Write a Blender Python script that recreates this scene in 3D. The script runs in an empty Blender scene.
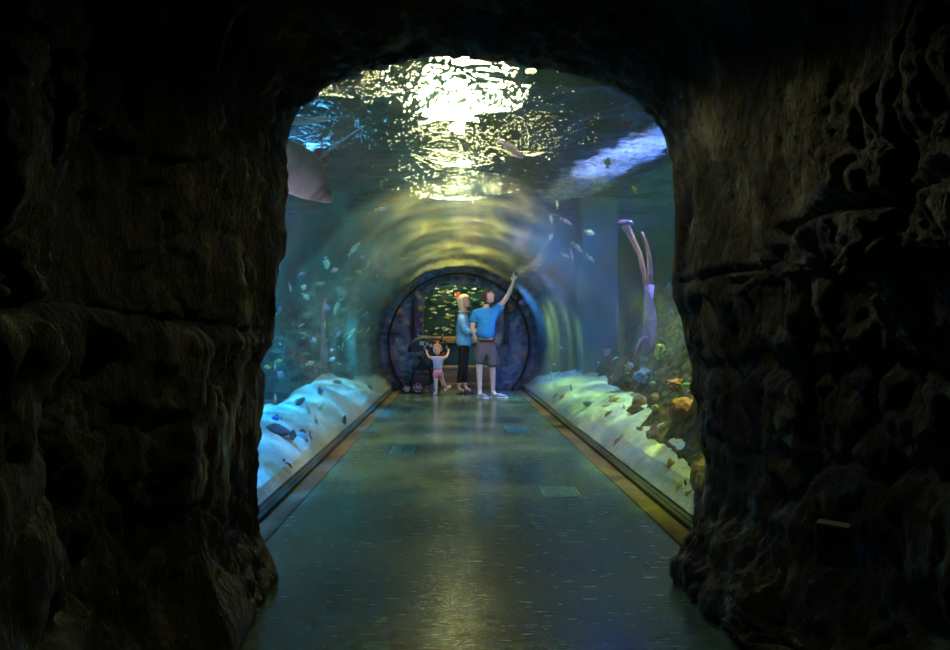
import bpy, bmesh, math, random
from mathutils import Vector, Matrix, noise
R_ = math.radians
random.seed(7)
S = bpy.context.scene
COL = S.collection

# ------------------------------------------------------------------ measures (metres)
F, VX, VY, EYE = 633.3, 454.0, 332.0, 1.1
CX, CH, RT = 0.09, 0.877, 1.5        # tunnel axis offset, axis height, outer radius of the acrylic
Y0, Y1 = 2.88, 12.1                  # tunnel start / end

def at(px, py, d):
    return Vector(((px - VX) / F * d, d, EYE - (py - VY) / F * d))

def lerp(a, b, t): return a + (b - a) * t
def smooth(a, b, x):
    t = max(0.0, min(1.0, (x - a) / (b - a)))
    return t * t * (3 - 2 * t)
def table(tb, x):
    if x <= tb[0][0]: return tb[0][1]
    for (a, va), (b, vb) in zip(tb, tb[1:]):
        if x <= b: return lerp(va, vb, (x - a) / (b - a))
    return tb[-1][1]
def fbm(x, y, z, o=4, g=2.0):
    return noise.fractal(Vector((x, y, z)), 0.9, g, o)
def ridge(x, y, z, o=4):
    s, a = 0.0, 0.5
    for i in range(o):
        s += a * (1 - abs(noise.noise(Vector((x, y, z))) * 2.0)); a *= 0.5
        x, y, z = x * 2.1 + 3.1, y * 2.1 + 1.7, z * 2.1 + 5.3
    return s

# ------------------------------------------------------------------ materials
MATS = {}
def new_mat(name):
    m = bpy.data.materials.new(name); m.use_nodes = True
    nt = m.node_tree; nt.nodes.clear()
    out = nt.nodes.new('ShaderNodeOutputMaterial')
    MATS[name] = m
    return m, nt, out
def N(nt, kind, **kw):
    n = nt.nodes.new('ShaderNode' + kind)
    for k, v in kw.items():
        if hasattr(n, k) and k not in n.inputs: setattr(n, k, v)
        else: n.inputs[k.replace('_', ' ')].default_value = v
    return n
def setin(n, **kw):
    for k, v in kw.items(): n.inputs[k.replace('_', ' ')].default_value = v
def ramp(nt, stops, interp='LINEAR'):
    r = nt.nodes.new('ShaderNodeValToRGB'); cr = r.color_ramp; cr.interpolation = interp
    cr.elements[0].position, cr.elements[0].color = stops[0][0], (*stops[0][1], 1)
    cr.elements[1].position, cr.elements[1].color = stops[-1][0], (*stops[-1][1], 1)
    for p, c in stops[1:-1]:
        e = cr.elements.new(p); e.color = (*c, 1)
    return r
def plain(name, col, rough=0.6, metal=0.0, vary=0.15, scale=12.0, bump=0.15, spec=0.5, stretch=(1, 1, 1), emit=None):
    """principled surface with noise variation of tone and a fine bump"""
    if name in MATS: return MATS[name]
    m, nt, out = new_mat(name)
    L = nt.links.new
    p = nt.nodes.new('ShaderNodeBsdfPrincipled')
    tc = nt.nodes.new('ShaderNodeTexCoord'); mp = nt.nodes.new('ShaderNodeMapping')
    mp.inputs['Scale'].default_value = stretch
    L(tc.outputs['Object'], mp.inputs['Vector'])
    nz = nt.nodes.new('ShaderNodeTexNoise'); setin(nz, Scale=scale, Detail=5.0, Roughness=0.6)
    L(mp.outputs[0], nz.inputs['Vector'])
    lo = tuple(c * (1 - vary) for c in col); hi = tuple(min(1, c * (1 + vary)) for c in col)
    r = ramp(nt, [(0.3, lo), (0.7, hi)]); L(nz.outputs['Fac'], r.inputs[0])
    L(r.outputs[0], p.inputs['Base Color'])
    setin(p, Roughness=rough, Metallic=metal); p.inputs['Specular IOR Level'].default_value = spec
    if bump:
        b = nt.nodes.new('ShaderNodeBump'); setin(b, Strength=bump, Distance=0.01)
        L(nz.outputs['Fac'], b.inputs['Height']); L(b.outputs[0], p.inputs['Normal'])
    if emit:
        p.inputs['Emission Color'].default_value = (*emit[0], 1); p.inputs['Emission Strength'].default_value = emit[1]
    L(p.outputs[0], out.inputs[0])
    return m
def mottled(name, stops, scale, rough=0.85, bump=0.5, dist=0.02, bscale=None, detail=8.0, voro=None, spec=0.3, stretch=(1, 1, 1)):
    if name in MATS: return MATS[name]
    m, nt, out = new_mat(name); L = nt.links.new
    p = nt.nodes.new('ShaderNodeBsdfPrincipled'); setin(p, Roughness=rough); p.inputs['Specular IOR Level'].default_value = spec
    tc = nt.nodes.new('ShaderNodeTexCoord'); mp = nt.nodes.new('ShaderNodeMapping'); mp.inputs['Scale'].default_value = stretch
    L(tc.outputs['Object'], mp.inputs['Vector'])
    a = nt.nodes.new('ShaderNodeTexNoise'); setin(a, Scale=scale, Detail=detail, Roughness=0.65, Distortion=0.4)
    L(mp.outputs[0], a.inputs['Vector'])
    r = ramp(nt, stops); L(a.outputs['Fac'], r.inputs[0]); L(r.outputs[0], p.inputs['Base Color'])
    b = nt.nodes.new('ShaderNodeTexNoise'); setin(b, Scale=bscale or scale * 3, Detail=8.0, Roughness=0.7)
    L(mp.outputs[0], b.inputs['Vector'])
    h = b.outputs['Fac']
    if voro:
        v = nt.nodes.new('ShaderNodeTexVoronoi'); setin(v, Scale=voro); L(mp.outputs[0], v.inputs['Vector'])
        ma = nt.nodes.new('ShaderNodeMath'); ma.operation = 'ADD'
        L(v.outputs['Distance'], ma.inputs[0]); L(h, ma.inputs[1]); h = ma.outputs[0]
    bp = nt.nodes.new('ShaderNodeBump'); setin(bp, Strength=bump, Distance=dist)
    L(h, bp.inputs['Height']); L(bp.outputs[0], p.inputs['Normal'])
    L(p.outputs[0], out.inputs[0])
    return m

# ------------------------------------------------------------------ mesh helpers
def tag(o, label=None, cat=None, group=None, kind=None):
    if label: o['label'] = label
    if cat: o['category'] = cat
    if group: o['group'] = group
    if kind: o['kind'] = kind
    return o
def empty(name, loc=(0, 0, 0), rz=0.0):
    o = bpy.data.objects.new(name, None); COL.objects.link(o)
    o.location = loc; o.rotation_euler = (0, 0, rz); o.empty_display_size = 0.1
    return o
def mk(name, verts, faces, mat, parent=None, sm=True, loc=None):
    me = bpy.data.meshes.new(name); me.from_pydata([tuple(v) for v in verts], [], faces); me.update()
    if sm: me.polygons.foreach_set('use_smooth', [True] * len(me.polygons))
    me.materials.append(MATS[mat] if isinstance(mat, str) else mat)
    o = bpy.data.objects.new(name, me); COL.objects.link(o)
    if loc is not None: o.location = loc
    if parent is not None: o.parent = parent
    return o
def link_bm(name, bm, mat, parent=None, sm=True, loc=None):
    me = bpy.data.meshes.new(name); bm.normal_update(); bm.to_mesh(me); bm.free()
    if sm: me.polygons.foreach_set('use_smooth', [True] * len(me.polygons))
    me.materials.append(MATS[mat] if isinstance(mat, str) else mat)
    o = bpy.data.objects.new(name, me); COL.objects.link(o)
    if loc is not None: o.location = loc
    if parent is not None: o.parent = parent
    return o
def box(bm, x0, x1, y0, y1, z0, z1, bev=0.0):
    v = [bm.verts.new(p) for p in [(x0,y0,z0),(x1,y0,z0),(x1,y1,z0),(x0,y1,z0),(x0,y0,z1),(x1,y0,z1),(x1,y1,z1),(x0,y1,z1)]]
    fs = [bm.faces.new([v[i] for i in f]) for f in [(0,3,2,1),(4,5,6,7),(0,1,5,4),(1,2,6,5),(2,3,7,6),(3,0,4,7)]]
    if bev:
        es = list({e for f in fs for e in f.edges})
        bmesh.ops.bevel(bm, geom=es, offset=bev, segments=2, affect='EDGES', profile=0.5)
def tube(bm, pts, rad, seg=8, cap=True):
    """tube along points, rad number or list (r or (ra, rb))"""
    pts = [Vector(p) for p in pts]; n = len(pts)
    rings = []; prev = None
    for i, p in enumerate(pts):
        t = (pts[min(i + 1, n - 1)] - pts[max(i - 1, 0)]).normalized()
        if prev is None:
            a = Vector((0, 0, 1)) if abs(t.z) < 0.9 else Vector((1, 0, 0))
            u = t.cross(a).normalized()
        else:
            u = (prev - t * prev.dot(t)).normalized()
        prev = u; w = t.cross(u)
        r = rad[i] if isinstance(rad, (list, tuple)) else rad
        ra, rb = r if isinstance(r, (list, tuple)) else (r, r)
        rings.append([bm.verts.new(p + u * (ra * math.cos(2 * math.pi * k / seg)) + w * (rb * math.sin(2 * math.pi * k / seg))) for k in range(seg)])
    for a, b in zip(rings, rings[1:]):
        for k in range(seg): bm.faces.new([a[k], a[(k + 1) % seg], b[(k + 1) % seg], b[k]])
    if cap:
        bm.faces.new(rings[0][::-1]); bm.faces.new(rings[-1])
def loft(bm, secs, seg=16, cap=True):
    """secs: (centre, rx, ry) horizontal ellipses stacked along any path"""
    rings = []
    for c, rx, ry in secs:
        c = Vector(c)
        rings.append([bm.verts.new(c + Vector((rx * math.cos(2 * math.pi * k / seg), ry * math.sin(2 * math.pi * k / seg), 0))) for k in range(seg)])
    for a, b in zip(rings, rings[1:]):
        for k in range(seg): bm.faces.new([a[k], a[(k + 1) % seg], b[(k + 1) % seg], b[k]])
    if cap:
        bm.faces.new(rings[0][::-1]); bm.faces.new(rings[-1])
def ball(bm, c, r, sub=2, sc=(1, 1, 1)):
    g = bmesh.ops.create_icosphere(bm, subdivisions=sub, radius=1.0)
    for v in g['verts']: v.co = Vector((v.co.x * r * sc[0], v.co.y * r * sc[1], v.co.z * r * sc[2])) + Vector(c)
    return g['verts']
def skinned(name, pts, edges, radii, mat, parent=None, root=0, sub=2):
    """one continuous surface grown along a skeleton"""
    me = bpy.data.meshes.new(name); me.from_pydata([tuple(p) for p in pts], edges, []); me.update()
    o = bpy.data.objects.new(name, me); COL.objects.link(o)
    if parent is not None: o.parent = parent
    mod = o.modifiers.new('skin', 'SKIN'); mod.use_smooth_shade = True; mod.branch_smoothing = 0.3
    sv = me.skin_vertices[0].data
    for i, r in enumerate(radii):
        sv[i].radius = r if isinstance(r, (tuple, list)) else (r, r)
        sv[i].use_root = (i == root)
    s = o.modifiers.new('sub', 'SUBSURF'); s.levels = sub; s.render_levels = sub
    me.materials.append(MATS[mat] if isinstance(mat, str) else mat)
    # bake the evaluated surface into a plain mesh
    dg = bpy.context.evaluated_depsgraph_get(); dg.update()
    ev = o.evaluated_get(dg)
    nm = bpy.data.meshes.new_from_object(ev)
    o.modifiers.clear(); o.data = nm
    nm.polygons.foreach_set('use_smooth', [True] * len(nm.polygons))
    if not nm.materials: nm.materials.append(MATS[mat] if isinstance(mat, str) else mat)
    return o

# ------------------------------------------------------------------ the surfaces of the place
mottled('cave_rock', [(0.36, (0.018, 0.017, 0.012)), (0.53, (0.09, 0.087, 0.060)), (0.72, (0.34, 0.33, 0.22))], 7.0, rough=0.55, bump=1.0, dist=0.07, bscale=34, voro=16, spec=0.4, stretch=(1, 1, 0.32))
mottled('reef_rock', [(0.35, (0.012, 0.014, 0.012)), (0.5, (0.05, 0.04, 0.03)), (0.62, (0.16, 0.07, 0.035)), (0.75, (0.12, 0.13, 0.05))], 4.0, bump=0.9, dist=0.05, bscale=11, voro=14)
mottled('portal_rock', [(0.3, (0.05, 0.06, 0.09)), (0.5, (0.13, 0.15, 0.22)), (0.62, (0.26, 0.17, 0.15)), (0.75, (0.22, 0.25, 0.33))], 5.0, bump=1.0, dist=0.04, bscale=14, voro=9)
mottled('sand', [(0.25, (0.34, 0.32, 0.27)), (0.5, (0.55, 0.53, 0.46)), (0.8, (0.74, 0.72, 0.64))], 7.0, rough=0.95, bump=0.9, dist=0.03, bscale=24)
mottled('tank_wall', [(0.3, (0.02, 0.06, 0.10)), (0.7, (0.05, 0.14, 0.20))], 1.2, bump=0.3, dist=0.03)
mottled('coral_purple', [(0.3, (0.30, 0.12, 0.34)), (0.7, (0.62, 0.30, 0.52))], 8.0, bump=0.6, voro=30)
mottled('coral_pink', [(0.3, (0.45, 0.12, 0.20)), (0.7, (0.80, 0.34, 0.38))], 9.0, bump=0.6, voro=30)
mottled('coral_orange', [(0.3, (0.30, 0.09, 0.03)), (0.7, (0.62, 0.24, 0.08))], 10.0, bump=0.8, voro=26)
mottled('coral_brown', [(0.3, (0.08, 0.04, 0.03)), (0.7, (0.22, 0.11, 0.07))], 9.0, bump=0.7, voro=22)
mottled('coral_blue', [(0.3, (0.08, 0.14, 0.34)), (0.7, (0.26, 0.36, 0.66))], 12.0, bump=0.7, voro=24)
mottled('coral_yellow', [(0.3, (0.34, 0.30, 0.05)), (0.7, (0.68, 0.60, 0.14))], 12.0, bump=0.6, voro=28)
mottled('pillar_concrete', [(0.3, (0.02, 0.05, 0.12)), (0.7, (0.04, 0.09, 0.17))], 2.5, bump=0.3)
mottled('mat_brown', [(0.3, (0.050, 0.030, 0.014)), (0.7, (0.095, 0.060, 0.030))], 9.0, rough=0.9, bump=0.4, dist=0.004, bscale=180)
plain('black_rubber', (0.010, 0.011, 0.014), rough=0.6, bump=0.3, scale=20)
plain('dark_metal', (0.03, 0.032, 0.036), rough=0.35, metal=0.6, bump=0.05)
plain('grey_paint', (0.10, 0.105, 0.10), rough=0.5)
plain('gold_wood', (0.34, 0.20, 0.08), rough=0.55, vary=0.4, scale=6, stretch=(1, 6, 6))
plain('teal_panel', (0.02, 0.09, 0.09), rough=0.4)

def brick_mat():
    m, nt, out = new_mat('brick_step'); L = nt.links.new
    p = nt.nodes.new('ShaderNodeBsdfPrincipled'); setin(p, Roughness=0.7)
    tc = nt.nodes.new('ShaderNodeTexCoord'); mp = nt.nodes.new('ShaderNodeMapping'); mp.inputs['Rotation'].default_value = (R_(90), 0, 0)
    L(tc.outputs['Object'], mp.inputs[0])
    b = nt.nodes.new('ShaderNodeTexBrick'); setin(b, Scale=9.0, Mortar_Size=0.03)
    b.inputs['Color1'].default_value = (0.42, 0.24, 0.13, 1); b.inputs['Color2'].default_value = (0.28, 0.16, 0.09, 1); b.inputs['Mortar'].default_value = (0.10, 0.06, 0.04, 1)
    L(mp.outputs[0], b.inputs['Vector']); L(b.outputs['Color'], p.inputs['Base Color']); L(p.outputs[0], out.inputs[0])
brick_mat()

def floor_mat():
    """worn grey-green sheet floor: glossy, with fine scratches running in all directions"""
    m, nt, out = new_mat('worn_floor'); L = nt.links.new
    p = nt.nodes.new('ShaderNodeBsdfPrincipled')
    tc = nt.nodes.new('ShaderNodeTexCoord')
    a = nt.nodes.new('ShaderNodeTexNoise'); setin(a, Scale=1.6, Detail=8.0, Roughness=0.7); L(tc.outputs['Object'], a.inputs['Vector'])
    r = ramp(nt, [(0.3, (0.030, 0.055, 0.045)), (0.7, (0.065, 0.095, 0.072))]); L(a.outputs['Fac'], r.inputs[0])
    hs = []
    rr = None
    for ang, sc, st in ((25, 8, 9), (-50, 9, 10), (80, 7, 11)):
        mp = nt.nodes.new('ShaderNodeMapping'); mp.inputs['Rotation'].default_value = (0, 0, R_(ang)); mp.inputs['Scale'].default_value = (1, st, 1)
        L(tc.outputs['Object'], mp.inputs[0])
        s = nt.nodes.new('ShaderNodeTexNoise'); setin(s, Scale=float(sc), Detail=3.0, Roughness=0.6, Distortion=0.3); L(mp.outputs[0], s.inputs['Vector'])
        if rr is None: rr = s.outputs['Fac']
        else:
            ad = nt.nodes.new('ShaderNodeMath'); ad.operation = 'ADD'; L(rr, ad.inputs[0]); L(s.outputs['Fac'], ad.inputs[1]); rr = ad.outputs[0]
    # thin bright scuffs
    sc = nt.nodes.new('ShaderNodeMapRange'); setin(sc, From_Min=1.93, From_Max=2.15, To_Min=0.0, To_Max=1.0); L(rr, sc.inputs[0])
    mx = nt.nodes.new('ShaderNodeMix'); mx.data_type = 'RGBA'
    L(sc.outputs[0], mx.inputs[0]); L(r.outputs[0], mx.inputs[6]); mx.inputs[7].default_value = (0.22, 0.25, 0.20, 1)
    L(mx.outputs[2], p.inputs['Base Color'])
    mr = nt.nodes.new('ShaderNodeMapRange'); setin(mr, From_Min=1.1, From_Max=2.0, To_Min=0.12, To_Max=0.32); L(rr, mr.inputs[0])
    L(mr.outputs[0], p.inputs['Roughness'])
    n2 = nt.nodes.new('ShaderNodeTexNoise'); setin(n2, Scale=2.2, Detail=2.0); L(tc.outputs['Object'], n2.inputs['Vector'])
    sm = nt.nodes.new('ShaderNodeMath'); sm.operation = 'MULTIPLY_ADD'; sm.inputs[1].default_value = 0.035; L(rr, sm.inputs[0]); L(n2.outputs['Fac'], sm.inputs[2])
    b = nt.nodes.new('ShaderNodeBump'); setin(b, Strength=0.35, Distance=0.02); L(sm.outputs[0], b.inputs['Height']); L(b.outputs[0], p.inputs['Normal'])
    p.inputs['Specular IOR Level'].default_value = 1.0
    L(p.outputs[0], out.inputs[0])
floor_mat()

def acrylic_mat():
    """clear acrylic: see-through, with a mirror sheen that grows towards grazing view and fine polish marks round the tube"""
    m, nt, out = new_mat('acrylic'); L = nt.links.new
    g = nt.nodes.new('ShaderNodeNewGeometry')
    d = nt.nodes.new('ShaderNodeVectorMath'); d.operation = 'DOT_PRODUCT'; L(g.outputs['Incoming'], d.inputs[0]); L(g.outputs['Normal'], d.inputs[1])
    ab = nt.nodes.new('ShaderNodeMath'); ab.operation = 'ABSOLUTE'; L(d.outputs['Value'], ab.inputs[0])
    om = nt.nodes.new('ShaderNodeMath'); om.operation = 'SUBTRACT'; om.inputs[0].default_value = 1.0; L(ab.outputs[0], om.inputs[1])
    pw = nt.nodes.new('ShaderNodeMath'); pw.operation = 'POWER'; pw.inputs[1].default_value = 5.0; L(om.outputs[0], pw.inputs[0])
    fr = nt.nodes.new('ShaderNodeMath'); fr.operation = 'MULTIPLY_ADD'; fr.inputs[1].default_value = 0.96; fr.inputs[2].default_value = 0.04; L(pw.outputs[0], fr.inputs[0])
    tc = nt.nodes.new('ShaderNodeTexCoord')
    # object coordinates with the tube axis along y: stretch the noise round the tube
    mp = nt.nodes.new('ShaderNodeMapping'); mp.inputs['Scale'].default_value = (1.2, 26, 1.2); L(tc.outputs['Object'], mp.inputs[0])
    nz = nt.nodes.new('ShaderNodeTexNoise'); setin(nz, Scale=1.3, Detail=4.0, Roughness=0.6); L(mp.outputs[0], nz.inputs['Vector'])
    b = nt.nodes.new('ShaderNodeBump'); setin(b, Strength=0.16, Distance=0.01); L(nz.outputs['Fac'], b.inputs['Height'])
    gl = nt.nodes.new('ShaderNodeBsdfGlossy'); setin(gl, Roughness=0.02); L(b.outputs[0], gl.inputs['Normal'])
    tr = nt.nodes.new('ShaderNodeBsdfTransparent'); tr.inputs[0].default_value = (0.97, 0.99, 0.985, 1)
    mx = nt.nodes.new('ShaderNodeMixShader'); L(fr.outputs[0], mx.inputs[0]); L(tr.outputs[0], mx.inputs[1]); L(gl.outputs[0], mx.inputs[2])
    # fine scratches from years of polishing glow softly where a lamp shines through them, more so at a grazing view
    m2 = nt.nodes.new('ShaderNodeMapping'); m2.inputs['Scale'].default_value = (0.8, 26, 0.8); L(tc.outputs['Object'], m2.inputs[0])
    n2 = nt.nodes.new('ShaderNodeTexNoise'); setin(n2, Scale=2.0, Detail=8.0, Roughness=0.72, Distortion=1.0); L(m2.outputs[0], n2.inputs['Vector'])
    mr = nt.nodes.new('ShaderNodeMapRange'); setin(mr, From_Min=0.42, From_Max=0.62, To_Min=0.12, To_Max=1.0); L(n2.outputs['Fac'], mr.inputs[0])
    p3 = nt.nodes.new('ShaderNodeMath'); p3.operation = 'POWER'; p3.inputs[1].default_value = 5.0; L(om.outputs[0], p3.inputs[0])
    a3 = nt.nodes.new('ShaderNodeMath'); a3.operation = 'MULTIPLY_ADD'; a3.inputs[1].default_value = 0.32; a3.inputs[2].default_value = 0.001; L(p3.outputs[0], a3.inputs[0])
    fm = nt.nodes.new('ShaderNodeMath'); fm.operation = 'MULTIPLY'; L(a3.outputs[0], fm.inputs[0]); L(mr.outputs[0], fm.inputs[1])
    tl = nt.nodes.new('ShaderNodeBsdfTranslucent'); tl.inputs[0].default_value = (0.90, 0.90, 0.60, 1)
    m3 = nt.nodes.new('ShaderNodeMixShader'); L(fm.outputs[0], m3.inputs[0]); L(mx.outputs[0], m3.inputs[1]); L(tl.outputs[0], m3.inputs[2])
    L(m3.outputs[0], out.inputs[0])
acrylic_mat()

def glass_mat():
    m, nt, out = new_mat('window_glass'); L = nt.links.new
    gl = nt.nodes.new('ShaderNodeBsdfGlossy'); setin(gl, Roughness=0.02)
    tr = nt.nodes.new('ShaderNodeBsdfTransparent'); tr.inputs[0].default_value = (0.93, 0.97, 0.95, 1)
    mx = nt.nodes.new('ShaderNodeMixShader'); mx.inputs[0].default_value = 0.05
    L(tr.outputs[0], mx.inputs[1]); L(gl.outputs[0], mx.inputs[2]); L(mx.outputs[0], out.inputs[0])
glass_mat()

def water_mats():
    # the body of water: clear skin, thin haze inside
    m, nt, out = new_mat('tank_water'); L = nt.links.new
    tr = nt.nodes.new('ShaderNodeBsdfTransparent'); L(tr.outputs[0], out.inputs[0])
    sc = nt.nodes.new('ShaderNodeVolumeScatter'); sc.inputs['Color'].default_value = (0.22, 0.75, 0.85, 1); setin(sc, Density=WATER_SCATTER, Anisotropy=0.55)
    ab = nt.nodes.new('ShaderNodeVolumeAbsorption'); ab.inputs['Color'].default_value = (0.05, 0.75, 0.80, 1); setin(ab, Density=WATER_ABSORB)
    ad = nt.nodes.new('ShaderNodeAddShader'); L(sc.outputs[0], ad.inputs[0]); L(ab.outputs[0], ad.inputs[1]); L(ad.outputs[0], out.inputs['Volume'])
    # the rippled top of the water: bends what is seen through it; a caustic light net is painted into its see-through colour
    m, nt, out = new_mat('water_ripples'); L = nt.links.new
    tc = nt.nodes.new('ShaderNodeTexCoord')
    mp = nt.nodes.new('ShaderNodeMapping'); mp.inputs['Scale'].default_value = (1, 1, 1); L(tc.outputs['Object'], mp.inputs[0])
    w = nt.nodes.new('ShaderNodeTexNoise'); setin(w, Scale=1.8, Detail=2.0); L(mp.outputs[0], w.inputs['Vector'])
    va = nt.nodes.new('ShaderNodeMix'); va.data_type = 'VECTOR'; va.inputs[0].default_value = 0.25
    L(mp.outputs[0], va.inputs[4]); L(w.outputs['Color'], va.inputs[5])
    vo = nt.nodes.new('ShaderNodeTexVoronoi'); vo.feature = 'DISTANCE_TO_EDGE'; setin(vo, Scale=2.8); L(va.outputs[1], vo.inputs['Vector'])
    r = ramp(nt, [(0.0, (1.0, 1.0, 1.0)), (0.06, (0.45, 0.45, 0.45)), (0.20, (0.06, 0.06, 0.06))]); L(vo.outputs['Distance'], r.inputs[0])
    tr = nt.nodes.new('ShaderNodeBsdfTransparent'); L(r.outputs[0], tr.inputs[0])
    n2 = nt.nodes.new('ShaderNodeTexNoise'); setin(n2, Scale=RIPPLE_SCALE, Detail=3.0, Roughness=0.55, Distortion=0.6); L(mp.outputs[0], n2.inputs['Vector'])
    b = nt.nodes.new('ShaderNodeBump'); setin(b, Strength=1.0, Distance=RIPPLE_DIST); 
    n3 = nt.nodes.new('ShaderNodeTexNoise'); setin(n3, Scale=1.5, Detail=1.0); L(mp.outputs[0], n3.inputs['Vector'])
    hm = nt.nodes.new('ShaderNodeMath'); hm.operation = 'MULTIPLY_ADD'; hm.inputs[1].default_value = 3.5; L(n3.outputs['Fac'], hm.inputs[0]); L(n2.outputs['Fac'], hm.inputs[2]); L(hm.outputs[0], b.inputs['Height'])
    rf = nt.nodes.new('ShaderNodeBsdfRefraction'); setin(rf, Roughness=0.0, IOR=RIPPLE_IOR); rf.inputs[0].default_value = (1.0, 1.0, 1.0, 1); L(b.outputs[0], rf.inputs['Normal'])
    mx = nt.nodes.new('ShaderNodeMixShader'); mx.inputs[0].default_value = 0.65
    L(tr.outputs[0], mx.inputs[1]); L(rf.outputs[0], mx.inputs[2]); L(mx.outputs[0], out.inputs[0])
WATER_SCATTER, WATER_ABSORB, RIPPLE_SCALE, RIPPLE_DIST, RIPPLE_IOR = 0.022, 0.09, 9.0, 0.10, 1.33
water_mats()

def foam_mat():
    """broken white foam: holes where the bubbles have burst"""
    m, nt, out = new_mat('foam'); L = nt.links.new
    tc = nt.nodes.new('ShaderNodeTexCoord'); n = nt.nodes.new('ShaderNodeTexNoise'); setin(n, Scale=5.0, Detail=9.0, Roughness=0.7, Distortion=1.2); L(tc.outputs['Object'], n.inputs['Vector'])
    g = nt.nodes.new('ShaderNodeMapRange'); setin(g, From_Min=0.38, From_Max=0.72, To_Min=0.0, To_Max=0.6); 
    at_ = nt.nodes.new('ShaderNodeAttribute'); at_.attribute_name = 'edge'
    q = nt.nodes.new('ShaderNodeMath'); q.operation = 'MULTIPLY_ADD'; q.inputs[1].default_value = 0.30; q.inputs[2].default_value = -0.20; L(at_.outputs['Fac'], q.inputs[0])
    q2 = nt.nodes.new('ShaderNodeMath'); q2.operation = 'ADD'; L(n.outputs['Fac'], q2.inputs[0]); L(q.outputs[0], q2.inputs[1]); L(q2.outputs[0], g.inputs[0])
    d = nt.nodes.new('ShaderNodeBsdfDiffuse'); d.inputs[0].default_value = (0.85, 0.88, 0.92, 1)
    t = nt.nodes.new('ShaderNodeBsdfTranslucent'); t.inputs[0].default_value = (0.80, 0.85, 0.92, 1)
    a = nt.nodes.new('ShaderNodeMixShader'); a.inputs[0].default_value = 0.6; L(d.outputs[0], a.inputs[1]); L(t.outputs[0], a.inputs[2])
    tr = nt.nodes.new('ShaderNodeBsdfTransparent'); mx = nt.nodes.new('ShaderNodeMixShader'); L(g.outputs[0], mx.inputs[0]); L(tr.outputs[0], mx.inputs[1]); L(a.outputs[0], mx.inputs[2])
    L(mx.outputs[0], out.inputs[0])
foam_mat()
# ------------------------------------------------------------------ the rock passage the picture is taken from
OUT = [(262, 619), (272, 604), (279, 590), (281, 574), (274, 552), (264, 532), (259, 515), (258, 470), (261, 420), (263, 385), (263, 362), (268, 350), (276, 340), (280, 328), (280, 290),
       (285, 235), (290, 200), (288, 180), (289, 155), (294, 128), (305, 108), (325, 92), (355, 78), (390, 67), (430, 62), (470, 60), (510, 62),
       (545, 69), (580, 77), (610, 88), (634, 101), (652, 120), (662, 142), (668, 168), (671, 200), (671, 240), (667, 275), (668, 298), (677, 318),
       (682, 345), (690, 380), (697, 420), (702, 460), (702, 490), (694, 515), (684, 535), (674, 555), (671, 574), (680, 596), (692, 619)]
YA = 2.78   # where the passage is narrowest
def resample(pts, n):
    L = [0.0]
    for a, b in zip(pts, pts[1:]): L.append(L[-1] + (Vector(b) - Vector(a)).length)
    res = []; j = 0
    for i in range(n):
        s = L[-1] * i / (n - 1)
        while j < len(L) - 2 and L[j + 1] < s: j += 1
        t = (s - L[j]) / max(1e-9, L[j + 1] - L[j]); res.append(Vector(pts[j]).lerp(Vector(pts[j + 1]), min(1, t)))
    return res
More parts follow.
